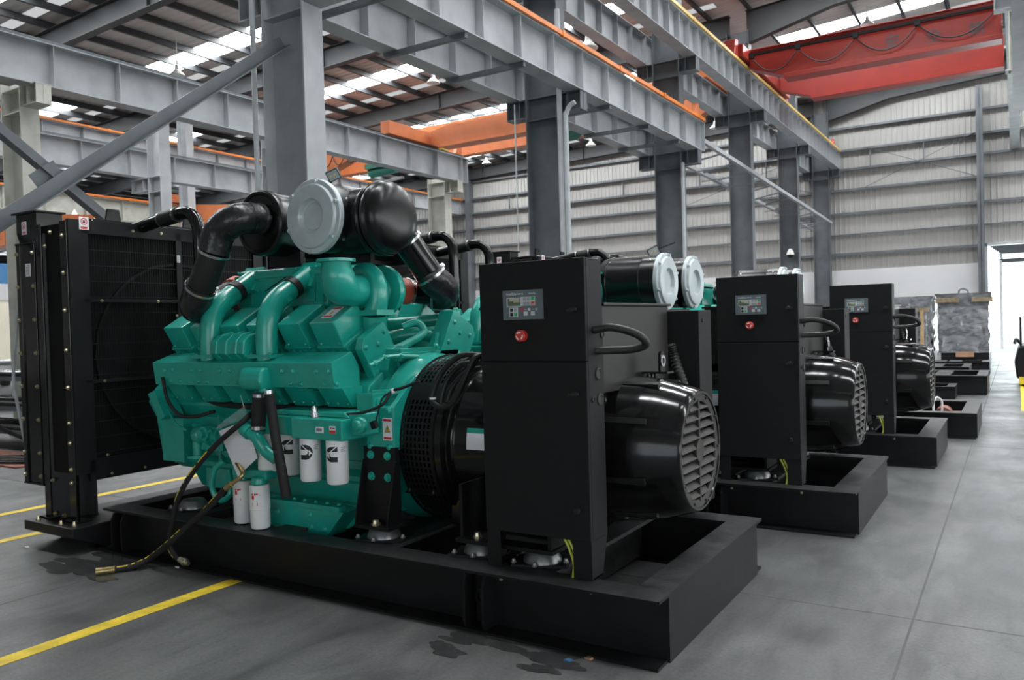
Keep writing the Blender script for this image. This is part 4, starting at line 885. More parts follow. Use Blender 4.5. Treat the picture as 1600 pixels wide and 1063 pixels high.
# ================================================================ THE HALL
X1, X2 = -6.9, -13.72                        # two column rows
YS = [.65, 6.48, 12.30, 18.20, 24.10, 30.0, 35.75]
def rz(x): return 10.05+.075*(x-X1) if x >= X1 else 10.05+.035*(x-X1)    # underside of the rafters
fl = MB(); fl.box(-82, 14, -10, 36.3, -.2, 0); floor = struct(fl.build('floor', FLOORM))
mb = MB(); mb.box(-.486, -.474, -9, 36, 0, .0012)
for y in (4.62, -1.6, 10.9, 17.2): mb.box(-36, 14, y-.004, y+.004, 0, .0011)
mb.box(-5.2, -5.19, -9, 36, 0, .0010)
mb.build('joint', SEAM, floor)
for x, y0, y1, lab in ((-4.28, -1.5, 4.9, 'yellow floor line running under the front generator set'), (-6.81, -1.5, 9.0, 'yellow floor line passing the radiator sled of the front set'), (-7.83, -1.5, 15., 'yellow floor line on the far side of the front radiator')):
    o = MB().box(x-.055, x+.055, y0, y1, .0012, .0024).build('floor_line', FYEL); tag(o, lab, 'floor marking', 'yellow painted floor lines')
o = MB().box(.04, .10, 15, 25, .0012, .0024).build('floor_line', FYEL); tag(o, 'yellow floor line beside the dark lift truck', 'floor marking', 'yellow painted floor lines')
def blob(c, rx, ry, n=60, seed=1):
    random.seed(seed); ph = [random.uniform(0, 6.3) for _ in range(7)]
    return [(c[0]+rx*math.cos(t)*(1+sum(.16/(k*.6+1)*math.sin((k+2)*t+ph[k]) for k in range(7))), c[1]+ry*math.sin(t)*(1+sum(.16/(k*.6+1)*math.sin((k+2)*t+ph[k]) for k in range(7)))) for t in [2*PI*i/n for i in range(n)]]
def puddle(bl, label):
    mb = MB()
    for k, p in enumerate(bl): mb.prism(p, 'z', .0008, .0016+.0002*k)
    o = mb.build('oil_stain', OIL); tag(o, label, 'oil stain', 'dark oil stains on the floor')
def spots(L, rx, ry, seed): return [blob((at(x, y, 'z', 0).x, at(x, y, 'z', 0).y), rx*k, ry*k, 44, seed+i) for i, (x, y, k) in enumerate(L)]
puddle(spots(((92, 888, .8), (138, 886, 1), (190, 882, 1.1), (228, 877, 1), (150, 899, .8), (118, 879, .7), (205, 871, .8), (172, 869, .7), (250, 873, .7)), .27, .10, 40), 'dark oil stain under the end of the loose hose')
puddle(spots(((712, 1001, .7), (735, 996, 1), (760, 1003, .8), (790, 1011, .9), (845, 1028, .9), (868, 1035, 1.1), (842, 1046, .8), (878, 1025, .7), (700, 1020, .8), (690, 1010, .7)), .125, .055, 60), 'dark wet stain below the lifting lug of the front skid')
for (px_, py_), m_, lab in (((888, 1033), BLUEW, 'tiny blue scrap on the floor before the front skid'), ((920, 1030), CARD, 'small brown scrap on the floor before the front skid'), ((278, 887), WHITE, 'small white scrap on the floor beside the hose fitting'), ((42, 856), WHITE, 'flattened white scrap on the floor beside the radiator sled')):
    q = at(px_, py_, 'z', 0); mb = MB(); mb.prism([(q.x-.018, q.y-.01), (q.x+.014, q.y-.014), (q.x+.02, q.y+.008), (q.x-.006, q.y+.014)], 'z', .0005, .008); tag(mb.build('scrap', m_), lab, 'scrap')
# ---------------------------------------------------------------- roof
def roofz(x): return rz(x)+.78
ceil_mb = MB(); sky_y = [4.5, 10.4, 16.4, 21.8, 28.0, 33.7]
cuts = [(-9.5, -9.5)]
for ys in sky_y: cuts.append((ys-.46, ys+.46))
cuts.append((36.3, 36.3))
XE = [-82, X1, 14]
for (a, b_) in zip(cuts, cuts[1:]):
    for xa, xb in zip(XE, XE[1:]):
        e = 1e-4 if xa >= X1 else -1e-4
        vs = [(x, y, roofz(x+(e if x == X1 else 0))+dz) for dz in (0, .06) for x in (xa, xb) for y in (a[1], b_[0])]
        ceil_mb.add(vs, [(0, 1, 3, 2), (4, 6, 7, 5), (0, 4, 5, 1), (2, 3, 7, 6), (0, 2, 6, 4), (1, 5, 7, 3)])
ceiling = struct(ceil_mb.build('ceiling', ROOFM))
SKY = emit('skylight_sheet', (.95, .98, 1.0), 24.0)
for ys in sky_y:
    for xa, xb in ((-70, -60), (-54, -44), (-39, -29), (-24.6, -15.2), (-13.9, -8.2), (-6.6, -.6), (.5, 12)):
        mb = MB(); vs = [(x, y, roofz(x)+.02+dz) for dz in (0, .02) for x in (xa, xb) for y in (ys-.46, ys+.46)]
        mb.add(vs, [(0, 1, 3, 2), (4, 6, 7, 5), (0, 4, 5, 1), (2, 3, 7, 6), (0, 2, 6, 4), (1, 5, 7, 3)]); mb.build('skylight', SKY, ceiling)
    for xa, xb in ((-82, -70), (-60, -54), (-44, -39), (-29, -24.6), (-15.2, -13.9), (-8.2, -6.6), (-.6, .5), (12, 14)):
        mb = MB(); vs = [(x, y, roofz(x)+dz) for dz in (0, .06) for x in (xa, xb) for y in (ys-.46, ys+.46)]
        mb.add(vs, [(0, 1, 3, 2), (4, 6, 7, 5), (0, 4, 5, 1), (2, 3, 7, 6), (0, 2, 6, 4), (1, 5, 7, 3)]); mb.build('roof_sheet', ROOFM, ceiling)
DIM = emit('lit_roof_glow', (.93, .95, .96), .45)  # lit patches of roof sheet beside the rafters, put in as faint glow
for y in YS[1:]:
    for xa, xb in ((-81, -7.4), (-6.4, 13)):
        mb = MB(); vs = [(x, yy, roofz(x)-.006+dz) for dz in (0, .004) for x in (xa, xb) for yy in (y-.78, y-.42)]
        mb.add(vs, [(0, 1, 3, 2), (4, 6, 7, 5), (0, 4, 5, 1), (2, 3, 7, 6), (0, 2, 6, 4), (1, 5, 7, 3)]); mb.build('lit_roof_strip', DIM, ceiling)
x = -81.
while x < 13.8:
    if abs(x-X1) > .25:
        z = roofz(x)-.012; mb = MB(); mb.box(x-.004, x+.004, -9.4, 36.2, z-.21, z); mb.box(x, x+.085, -9.4, 36.2, z-.21, z-.203); mb.box(x-.085, x, -9.4, 36.2, z-.007, z)
        mb.build('purlin', RAFT, ceiling)
    x += 1.22
def ibeam(mb, a, b_, h, w, up=(0, 0, 1), tw=.012, tf=.016, m=0):
    """I section from a to b, its top face on the line"""
    a, b_ = V(a), V(b_); u = (b_-a).normalized(); side = u.cross(V(up)).normalized(); t = side.cross(u)
    mb.obox((a+b_)/2-t*h/2, u, side, t, (b_-a).length/2, tw/2, h/2-tf, m)
    for k in (tf/2, h-tf/2): mb.obox((a+b_)/2-t*k, u, side, t, (b_-a).length/2, w/2, tf/2, m)
def raf(mb, xa, xb, y, h0, h1):
    """tapered rafter whose top follows the roof; h0, h1 are its depths"""
    za, zb = roofz(xa+1e-3)-.22, roofz(xb-1e-3)-.22
    mb.prism([(xa, za), (xb, zb), (xb, zb-h1), (xa, za-h0)], 'y', y-.008, y+.008)
    for d, k in ((-.012, 0), (.0, 1)):
        oa, ob = (0, 0) if not k else (-h0, -h1)
        mb.prism([(xa, za+oa+.006), (xb, zb+ob+.006), (xb, zb+ob-.010), (xa, za+oa-.010)], 'y', y-.12, y+.12)
tn = 0
for y in YS[1:]:
    mb = MB(); raf(mb, -82, -24, y, .8, .55); raf(mb, -24, X2, y, .55, .60); raf(mb, X2, X1-.25, y, .60, .62)
    for x in (-12.2, -18, -24): mb.box(x-.006, x+.006, y-.1, y+.1, rz(x)+.0, roofz(x)-.24)
    tn += 1; struct(mb.build('trim_%d' % tn, RAFT)); bpy.data.objects['trim_%d' % tn]['category'] = 'rafter' if False else ''
    del bpy.data.objects['trim_%d' % tn]['category']
    mb = MB(); raf(mb, X1+.25, -4.2, y, .95, .55); raf(mb, -4.2, 14, y, .55, .7)
    tn += 1; struct(mb.build('trim_%d' % tn, RAFT))
# ---------------------------------------------------------------- walls
def ribbed(x0, x1, z0, z1, y, t=.0):
    mb = MB(); x = x0; P = []
    while x < x1-.21:
        P += [(x, y), (x+.135, y), (x+.15, y-.03), (x+.185, y-.03)]; x += .20
    P.append((x1, y)); n = len(P); vs = [(p[0], p[1], z0) for p in P]+[(p[0], p[1], z1) for p in P]
    mb.add(vs, [(i, i+1, n+i+1, n+i) for i in range(n-1)]); mb.box(x0, x1, y+.02, y+.06, z0, z1); return mb
DX0, DX1, DZ = -.93, 3.4, 4.1
wb = ribbed(-82, DX0, 3.46, 12., 36.05); wall_back = struct(wb.build('wall_back', WALLM))
ribbed(DX0, 14, DZ, 12., 36.05).build('wall_sheet', WALLM, wall_back); ribbed(DX1, 14, .0, DZ, 36.05).build('wall_sheet', WALLM, wall_back)
MB().box(-82, DX0, 35.96, 36.2, 0, 3.46).build('plaster_dado', PLAS, wall_back)
for z, t in ((4.17, .10), (4.95, .05), (5.84, .09), (6.82, .09), (7.67, .09), (8.46, .09), (9.38, .09)):
    MB().box(-82, DX0 if z < 4.2 else 14, 35.86, 36.0, z-t, z+.0).build('girt', GREYD, wall_back)
for i, x in enumerate((-32.5, -25., -19.5, -1.12, 5.6)):
    if i != 3: struct(MB().box(x-.14, x+.14, 35.6, 36.0, 0, 10).build('trim_%d' % (20+i), GREYD))
    else:
        mb = MB(); mb.box(x-.11, x+.11, 35.60, 35.62, 0, 10.2); mb.box(x-.11, x+.11, 35.93, 35.95, 0, 10.2); mb.box(x-.008, x+.008, 35.6, 35.95, 0, 10.2); struct(mb.build('trim_23', GREYD))
for xa, xb in ((-5.2, -1.3), (-12.9, -7.3)):
    for za, zb in ((6.82, 8.46), (8.46, 6.82)): MB().tube([(xa, 35.84, za), (xb, 35.84, zb)], .012, 6).build('wall_tie', GREYD, wall_back)
for x in (-5.0, -3.05, -9.2, -12.2, -16, -22.5): MB().box(x-.02, x+.02, 35.86, 35.95, 7.67, 8.46).build('sag_rod', GREYD, wall_back)
mb = MB(); mb.box(DX0-.12, DX0, 35.9, 36.3, 0, DZ+.1); mb.box(DX0-.12, DX1, 35.9, 36.3, DZ, DZ+.12); mb.box(DX1, DX1+.12, 35.9, 36.3, 0, DZ+.1); struct(mb.build('door_1', GREY))
wall_left = struct(MB().box(-36.2, -36, 10, 24, 0, 3.2).build('wall_left', CREAMW)); struct(MB().box(-82.2, -82, -10, 36.3, 0, 12).build('wall_far', WALLM))
MB().box(-36.0, -35.96, 10, 24, 3.2, 3.75).build('pale_band', PLAS, wall_left); struct(MB().box(-36.2, -36.0, 10, 24, 3.2, 3.9).build('trim_40', PLAS))
struct(MB().box(-36.1, -36.0, 10, 24, 3.9, 4.75).build('window_9', BLUEW))
WIN = emit('daylit_window', (.95, .98, 1.0), 3.5)
wr = MB(); wr.box(14, 14.2, -10, 36.3, 0, 1.0); wr.box(14, 14.2, -10, 36.3, 5.2, 12); wall_right = struct(wr.build('wall_right', WALLM))
k = 0
for y in range(-9, 35, 5):
    k += 1; w_ = struct(MB().box(14.05, 14.1, y+.25, y+4.75, 1.0, 5.2).build('window_%d' % (k+10), WIN))
    mb = MB(); mb.box(14, 14.12, y-.25, y+.25, 1.0, 5.2); mb.box(14, 14.12, y+2.45, y+2.55, 1.0, 5.2); mb.box(14, 14.12, y, y+5, 3.1, 3.2); mb.build('mullion', GREY, w_)
wf = MB(); wf.box(-82, 14, -10.2, -10, 4.6, 12); wf.box(-82, -9, -10.2, -10, 0, 4.6); wf.box(8, 14, -10.2, -10, 0, 4.6); wall_front = struct(wf.build('wall_front', WALLM))
struct(MB().box(-9, -2.2, -10.2, -10, 0, 4.6).build('door_2', GREY))
# ---------------------------------------------------------------- steel columns with crane brackets
def hcol(mb, x, y, z0, z1, w=.66, f=.30, tf=.022, tw=.014):
    mb.box(x-w/2, x-w/2+tf, y-f/2, y+f/2, z0, z1); mb.box(x+w/2-tf, x+w/2, y-f/2, y+f/2, z0, z1); mb.box(x-w/2+tf, x+w/2-tf, y-tw/2, y+tw/2, z0, z1)
    mb.box(x-w/2-.06, x+w/2+.06, y-f/2-.05, y+f/2+.05, z0, z0+.025)
def bracket(mb, x, y, sg, z, L, w=.66, h=.32):
    x0, x1_ = x+sg*w/2, x+sg*L; a, b_ = min(x0, x1_), max(x0, x1_)
    mb.box(a, b_, y-.13, y+.13, z-.016, z); mb.box(a, b_, y-.007, y+.007, z-h+.012, z-.016); mb.box(a, b_, y-.13, y+.13, z-h, z-h+.014)
    for t in (.35, .97): xx = x0+(x1_-x0)*t; mb.box(xx-.006, xx+.006, y-.12, y+.12, z-h+.012, z-.016)
def column(x, y, label, brk, ztop=None, m=GREY, w=.66):
    mb = MB(); hcol(mb, x, y, 0, ztop or rz(x)+.02, w); o = mb.build('steel_column', m); tag(o, label, 'column', 'grey steel columns')
    for sg, z, L in brk: mb = MB(); bracket(mb, x, y, sg, z, L, w); mb.build('bracket', m, o)
    mb = MB()
    for z in sorted(set(b_[1] for b_ in brk)):
        for dz in (0, -.38): mb.box(x-w/2+.03, x+w/2-.03, y-.14, y+.14, z+dz-.014, z+dz)
    if mb.v: mb.build('stiffener', m, o)
    return o
up = [(-1, 7.66, .74), (1, 7.66, .74)]; lo_ = [(-1, 5.52, .74), (1, 5.52, .74)]
names = ['grey steel column behind the camera side of the front radiator', 'large grey steel column rising just behind the air cleaners of the front set', 'grey steel column with pale conduits rising behind the front control cabinet', 'grey steel column rising behind the silver capped drums of the second set, orange rail ending at it',
         'grey steel column rising behind the second control cabinet', 'grey steel column with a white dome camera fixed on it', 'dark grey steel column standing against the back wall between the two bays']
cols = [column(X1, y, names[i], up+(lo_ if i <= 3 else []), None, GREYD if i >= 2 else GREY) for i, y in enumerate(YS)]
colA, colB, colC, colD, colE, colF = cols[1:]
# conduits strapped to columns
def conduit(pts, r, label, m=PVC):
    o = MB().tube(bez(pts, 6), r, 10).build('conduit', m); tag(o, label, 'conduit', 'pale conduits on the columns'); return o
conduit([(-6.515, 12.08, .03), (-6.515, 12.08, 3), (-6.515, 12.08, 5.2), (-6.515, 12.08, 6.9)], .045, 'straight pale conduit on the front of the column behind the front cabinet')
conduit([(-6.40, 12.08, .03), (-6.40, 12.08, 3), (-6.40, 12.08, 4.95), (-6.385, 12.08, 5.12), (-6.32, 12.08, 5.24), (-6.22, 12.08, 5.29)], .042, 'pale conduit bending away under the orange railed girder')
conduit([(-7.42, 12.1, .0), (-7.42, 12.1, 3), (-7.42, 12.1, 5.0), (-7.42, 12.1, 5.45)], .014, 'thin wire conduit hanging beside the column behind the front cabinet')
conduit([(-6.505, 17.97, .03), (-6.505, 17.97, 3), (-6.505, 17.97, 5.0), (-6.49, 17.97, 5.2)], .04, 'pale conduit on the column where the orange rail ends')
conduit([(-7.29, 6.26, .0), (-7.29, 6.26, 2.5), (-7.29, 6.26, 5), (-7.29, 6.26, 7.3)], .030, 'pale conduit running up beside the large column above the air cleaners')
q = at(1235, 396, 'y', 29.8); mb = MB(); mb.lathe(q, (0, 0, -1), [(-.16, 0), (-.16, .05), (-.05, .11), (.05, .14), (.05, .12)], 20); mb.box(q.x-.03, q.x+.03, q.y, 29.96, q.z+.08, q.z+.14)
o = mb.build('dome_camera', LAMPW); tag(o, 'white dome camera fixed to the fifth column of the middle row', 'camera'); MB().lathe(q, (0, 0, -1), [(.05, .12), (.10, .11), (.15, .07), (.17, 0)], 20).build('dome', INK, o)
c2 = []
for x, y, lab, m_ in ((X2, 6.95, 'pale grey steel column seen through the crossed braces, bracket at its top', CREAM), (X2, 12.30, 'grey steel column mostly hidden behind the large column above the air cleaners', GREY), (X2, 18.2, 'pale grey steel column carrying the far end of the long pale girder', CREAM)):
    c2.append(column(x, y, lab, [(1, 5.62, .74)], 5.75 if y < 8 or y > 15 else 6.2, m_, .60))
column(-17.95, 12.35, 'short grey column with a stub top under the upper orange rail', [(-1, 5.50, 1.0)], 6.9, GREY, .5)
column(-26.2, 19.32, 'far grey steel column beneath the lowest orange rail', [(1, 5.6, .6)], 6.2, GREY, .5)
column(-24.9, 18.2, 'slim far steel column rising to the roof behind the stub topped column', [(-1, 7.6, .7)], None, GREY, .5)
# ---------------------------------------------------------------- crane girders with rails
def girder(x, y0, y1, ztop, h, label, rail=None, m=GREY, w=.30, side=1, pitch=1.0, railm=None):
    mb = MB(); ibeam(mb, (x, y0, ztop), (x, y1, ztop), h, w); o = mb.build('crane_girder', m); tag(o, label, 'girder', 'crane runway girders')
    y = y1-.25; f = None; n_ = 0
    while y > max(y0, -1.) and n_ < 95:
        if f is None: f = MB().box(x-w*.46, x+w*.46, -.007, .007, ztop-h+.016, ztop-.016).build('stiffener', m, o); q = f
        else: q = f.copy(); C.objects.link(q); q.parent = o
        q.location.y = y; y -= pitch; n_ += 1
    for yy in (y0+.01, y1-.012): MB().box(x-w/2, x+w/2, yy-.01, yy+.01, ztop-h, ztop).build('end_plate', m, o)
    MB().box(x-.03, x+.03, y0, y1, ztop, ztop+.09).build('crane_rail', GREYD, o)
    if railm:
        mb = MB(); mb.box(x+side*.17-.022, x+side*.17+.022, y0, y1-.05, ztop+.015, ztop+.085); y = y1-.4
        while y > y0: mb.box(x+side*.12, x+side*.20, y-.04, y+.04, ztop-.0, ztop+.10); y -= 2.2
        mb.build('conductor_rail', railm, o)
    return o
girder(X1+.60, -3, 18.55, 6.20, .68, 'low girder with a bright orange rail ending above the silver capped drums', m=GREY, railm=ORAIL)
lowg = girder(X1-.60, -3, 18.55, 6.20, .68, 'low girder paired with the orange railed girder and joined to it by dark struts', m=GREY)
girder(X1+.60, -3, 35.9, 8.36, .70, 'high girder with a yellow rail under the red crane', m=GREY, railm=YRAIL, pitch=.62)
girder(X1-.60, -3, 35.9, 8.36, .70, 'high girder without a coloured rail, twin of the yellow railed one', m=GREY, pitch=.8)
g_ = girder(X2+.47, -3, 18.75, 6.32, .70, 'long pale girder running from above the crossed braces to the orange crane', m=GREY, pitch=1.13)
girder(-18.85, -3, 18.6, 6.25, .66, 'middle girder below the upper orange rail, carried by the stub topped column', m=GREY, pitch=1.25)
girder(-25.6, -3, 35.9, 8.36, .75, 'far high girder whose long orange rail runs on to the back wall', m=GREY, railm=ORAIL, pitch=1.3)
girder(-26.3, -3, 19.4, 6.27, .70, 'far low girder with the lowest orange rail, ending in a pale stub', m=CREAM, railm=ORAIL, pitch=1.3)
girder(-31.5, -3, 35.9, 6.6, .7, 'plain grey girder beyond all the orange railed ones', m=GREY, pitch=1.3)
# end stops
def stop(x, y, z, m, label):
    mb = MB(); mb.prism([(y-.25, z), (y+.05, z), (y+.05, z+.34), (y-.08, z+.34)], 'x', x-.06, x+.06); mb.box(x-.07, x+.07, y-.10, y-.02, z+.20, z+.34); o = mb.build('end_stop', m, None, None, .01); tag(o, label, 'end stop', 'crane end stops')
stop(X1+.60, 18.40, 6.29, ORANGE, 'orange end stop on the end of the orange railed girder'); stop(X2+.47, 18.55, 6.41, ORANGE, 'orange end stop on the end of the long pale girder')
stop(X1+.60, 35.2, 8.45, RED, 'red end stop where the yellow railed girder meets the back wall')
# struts between paired girders
for y in (7.3, 8.9, 10.4, 13.4, 15.2, 16.9): MB().box(X1-.72, X1+.72, y-.035, y+.035, 5.448, 5.518).build('cross_strut', GREYD, lowg)
# cable rack from column to wall
def rack():
    r = empty('cable_rack', (-6.4, 18.5, 5.8)); off = r.location
    A0, A1 = V((-6.30, 18.6, 5.86)), V((-6.50, 35.55, 5.44)); B0, B1 = V((-7.31, 18.6, 5.70)), V((-7.34, 35.55, 5.30))
    for P, Q in ((A0, A1), (B0, B1)): mb = MB(); mb.bar(P, Q, .10, .10); mb.build('side_channel', GREY, r, off)
    mb = MB()
    for i in range(13):
        t = (i+.4)/13; a, b_ = A0.lerp(A1, t), B0.lerp(B1, t); mb = MB()
        if min(abs(a.y-q) for q in YS) < .3: continue
        mb = MB(); mb.bar(a, b_, .04, .04); mb.bar(a, a+V((0, .0, -.36)), .025, .025); mb.bar(a+V((0, 0, -.36)), b_+V((0, 0, -.24)), .025, .025); mb.bar(b_, b_+V((0, 0, -.24)), .025, .025); mb.build('rung', GREYD, r, off)
    tag(r, 'grey cable rack hanging along the columns from the orange rail end to the back wall', 'cable rack')
rack()
# crossed braces of the near bay
for a, b_, lab in (((X1, .95, .78), (X1, 6.33, 4.82), 'grey brace rising to the large column above the air cleaners'), ((X1, .95, 5.08), (X1, 6.3, 1.2), 'grey brace sloping down behind the radiator of the front generator set')):
    mb = MB(); d = .0 if 'rising' in lab else -.13; a, b_ = V(a)+V((d, 0, 0)), V(b_)+V((d, 0, 0)); mb.bar(a, b_, .12, .012, (1, 0, 0)); n_ = (b_-a).normalized().cross(V((1, 0, 0))); n_ = n_ if n_.z > 0 else -n_; mb.bar(a+n_*-.055+V((.05, 0, 0)), b_+n_*-.055+V((.05, 0, 0)), .012, .10, (1, 0, 0))
    o = mb.build('brace', GREYD); tag(o, lab, 'brace', 'crossed braces of the near bay')
    for t in (.52,): pass
mb = MB(); q = V((X1-.03, 3.72, 2.98)); mb.obox(q+V((-.035, 0, 0)), (1, 0, 0), (0, .8, .6), (0, -.6, .8), .004, .13, .07); o = mb.build('gusset_plate', GREYD); tag(o, 'grey plate joining the two crossed braces', 'plate')
# ---------------------------------------------------------------- red crane (two girders, festoon, lettering)
rc = empty('overhead_crane', (-3, 24, 8.4)); ro = rc.location; tag(rc, 'red overhead travelling crane with a black festooned cable and grey lettering', 'crane')
def cgird(y, zt, zb, x0, x1, m, nm, taper=.9, w=.5):
    mb = MB(); mb.prism([(x0, zt), (x1, zt), (x1, zb), (x0+taper*1.2, zb), (x0, zb+(zt-zb)*.45)], 'y', y-w/2+.04, y+w/2-.04)
    mb.box(x0+taper, x1, y-w/2, y+w/2, zb-.02, zb+.10); mb.box(x0, x1, y-w/2, y+w/2, zt-.03, zt); return mb
rg = cgird(22.3, 8.83, 7.93, -6.04, -.2, RED, '').build('front_girder', RED, rc, ro, .008)
cgird(25.6, 8.95, 8.13, -6.04, -.2, RED, '').build('rear_girder', RED, rc, ro, .008)
mb = MB(); mb.box(-6.42, -6.02, 21.4, 26.6, 8.52, 8.82); mb.prism([(21.0, 8.50), (21.4, 8.47), (21.4, 8.95), (21.15, 8.9)], 'x', -6.44, -6.14); mb.prism([(26.6, 8.50), (26.9, 8.48), (26.9, 8.75), (26.6, 8.8)], 'x', -6.42, -6.15); mb.build('end_carriage', RED, rc, ro, .01)
for y in (21.6, 26.3): MB().cyl((-6.33, y, 8.58), (-6.27, y, 8.58), .125, 20).build('wheel', GREYD, rc, ro)
mb = MB(); mb.bar((-6.1, 22.0, 8.66), (-.25, 22.0, 8.66), .05, .06); mb.build('festoon_track', SATIN, rc, ro)
fx = [-5.95, -4.75, -3.35, -1.95, -.30]
for x in fx: MB().box(x-.06, x+.06, 21.92, 22.04, 8.56, 8.70).build('festoon_trolley', INK, rc, ro)
for a, b_ in zip(fx, fx[1:]):
    P = [(a+(b_-a)*t, 21.96, 8.58-.46*(1-(2*t-1)**2)) for t in [i/16 for i in range(17)]]; MB().tube(P, .016, 8).build('festoon_cable', INK, rc, ro)
for ch, px_, py_ in (('安', 1393, 66), ('全', 1458, 57), ('第', 1526, 46)):
    q = at(px_, py_, 'y', 22.08); MB().text(ch, .36, (q.x, 22.085, q.z), (1, 0, 0), (0, 0, 1), 0, .002).build('lettering', GREYD, rc, ro)
# ---------------------------------------------------------------- orange cranes
oc = empty('overhead_crane', (-10, 16.6, 6.5)); oo = oc.location; tag(oc, 'orange overhead crane with two girders resting on the long pale girder', 'crane')
def obox_g(y, x0, x1, zt, zb, w):
    mb = MB(); mb.prism([(x0, zt-.10), (x0+.5, zt), (x1, zt), (x1, zb), (x0+.35, zb), (x0, zb+.16)], 'y', y-w/2+.03, y+w/2-.03); mb.box(x0+.3, x1, y-w/2, y+w/2, zb-.01, zb+.05); return mb
zt_, zb_ = at(835, 172, 'y', 17.1).z, at(835, 207, 'y', 17.1).z
obox_g(17.1, -13.0, -7.55, zt_, zb_, .42).build('front_girder', ORANGE, oc, oo, .006)
mb = MB(); mb.box(-13.38, -13.1, 15.4, 17.6, 6.42, 6.74); mb.build('end_carriage', ORANGE, oc, oo, .008); MB().box(-7.62, -7.36, 15.4, 17.6, 6.30, 6.64).build('end_carriage', ORANGE, oc, oo, .008)
MB().bar((-13.0, 16.85, zt_+.06), (-7.6, 16.85, zt_+.06), .03, .03).build('cable_rail', GREY, oc, oo)
MB().box(-13.30, -13.18, 17.7, 17.95, 6.42, 6.62).build('buffer', YELP, oc, oo)
q = at(893, 205, 'y', 17.2); mb = MB(); mb.lathe(q, (.3, -.2, -1), [(-.16, 0), (-.16, .08), (.06, .24), (.12, .24), (.12, 0)], 20); mb.tube([q+V((0, 0, .1)), q+V((0, 0, .5))], .015, 8); o = mb.build('hoist_hook_block', GREENH, oc, oo); o.name = 'hook_block'
o6 = empty('overhead_crane', (-16, 24, 8.5)); oo6 = o6.location; tag(o6, 'high orange crane whose end carriage shows between two columns on the high girder', 'crane')
for y in (23.0, 25.1): mb = MB(); mb.prism([(-25.3, 8.45), (-24.6, 8.02), (-8.4, 8.02), (-7.75, 8.42), (-7.75, 8.70), (-25.3, 8.70)], 'y', y-.2, y+.2); mb.build('girder_beam', ORANGE, o6, oo6, .006)
MB().box(-7.63, -7.37, 22.5, 25.6, 8.47, 8.76).build('end_carriage', ORANGE, o6, oo6, .008); MB().box(-25.7, -25.3, 22.5, 25.6, 8.47, 8.76).build('end_carriage', ORANGE, o6, oo6, .008)
MB().cyl((-7.36, 22.85, 8.62), (-7.33, 22.85, 8.62), .05, 14).build('buffer', INK, o6, oo6)
o2 = empty('overhead_crane', (-16, 15.2, 6)); oo2 = o2.location; tag(o2, 'orange crane beam with a green hoist seen under the long pale girder', 'crane')
q0, q1 = at(512, 237, 'y', 15.2), at(573, 241, 'y', 15.2); q1.x = min(q1.x, -13.5)
mb = MB(); mb.prism([(-15.9, 6.30), (q1.x, 6.10), (q1.x, 5.98), (q1.x-1.3, 5.60), (-15.9, 5.55)], 'y', 15.05, 15.35); mb.build('beam', ORANGE, o2, oo2)
for i in range(5): a = q0.x-.9+i*.42; MB().tube([(a+.42*t, 15.0, 6.0-.26*(1-(2*t-1)**2)) for t in [j/8 for j in range(9)]], .012, 6).build('festoon_cable', INK, o2, oo2)
a, b_ = at(580, 271, 'y', 16.3), at(619, 262, 'y', 16.3); mb = MB(); mb.cyl(a, b_, .135, 20); mb.cyl(at(590, 258, 'y', 16.6), at(612, 252, 'y', 16.6), .13, 18); mb.box(a.x-.05, b_.x-.15, 16.1, 16.65, a.z+.08, a.z+.2); mb.build('hoist', GREENH, o2, oo2)
mb = MB(); mb.bar(at(575, 290, 'y', 16.3), at(630, 277, 'y', 16.3), .08, .06); mb.build('hoist_rail', GREY, o2, oo2)
o3 = empty('overhead_crane', (-24, 18.5, 6)); oo3 = o3.location; tag(o3, 'small red orange crane beam resting on the far low girder', 'crane')
a, b_ = at(340, 312, 'y', 18.8), at(449, 336, 'y', 18.8)
mb = MB(); mb.prism([(-25.95, a.z), (b_.x-.9, b_.z+.42), (b_.x, b_.z+.36), (b_.x, b_.z-.05), (-25.95, b_.z-.05)], 'y', 18.6, 19.0); mb.build('beam', ORANGE, o3, oo3); mb = MB(); mb.box(-26.5, -26.0, 18.3, 19.1, 6.40, 6.7); mb.build('end_carriage', ORANGE, o3, oo3)
o4 = empty('overhead_crane', (-29, 14.6, 5)); oo4 = o4.location; tag(o4, 'orange crane beam above the pale low wall, marked with one grey character', 'crane')
a, b_ = at(14, 360, 'y', 14.6), at(14, 388, 'y', 14.6)
mb = MB(); mb.prism([(-34.5, a.z+.1), (a.x+.1, a.z+.0), (a.x+.1, b_.z+.1), (-34.5, b_.z-.1)], 'y', 14.4, 14.8); mb.build('beam', ORANGE, o4, oo4); MB().box(-34.4, -34.1, 14.45, 14.75, 0, 5.0).build('leg', ORANGE, o4, oo4); mb = MB(); mb.text('午', .3, (a.x-.25, 14.39, (a.z+b_.z)/2), (1, 0, 0), (0, 0, 1), 0, .003); mb.build('lettering', GREYD, o4, oo4)
q = at(150, 333, 'y', 9.5)
mb = MB(); a, b_ = at(95, 346, 'y', 9.5), at(160, 341, 'y', 9.5); mb.prism([(a.x-1.2, a.z-.12), (a.x-.5, a.z-.02), (a.x+.3, a.z+.10), (b_.x, b_.z+.05), (b_.x+.1, b_.z-.15)], 'y', 9.3, 9.7); o5 = mb.build('orange_cover', ORANGE); o5.name = 'machine_cover'; tag(o5, 'orange machine top showing just above the front radiator', 'machine')
mb = MB(); mb.box(a.x-1.0, b_.x, 9.3, 9.7, 0, a.z-.12); mb.build('base', GREYD, o5)
mb = MB(); q = at(94, 332, 'y', 9.2); mb.lathe((q.x, 9.5, q.z-.02), (0, 0, 1), [(0, 0), (0, .06), (.12, 0)], 12); mb.build('light_cone', WHITE, o5)
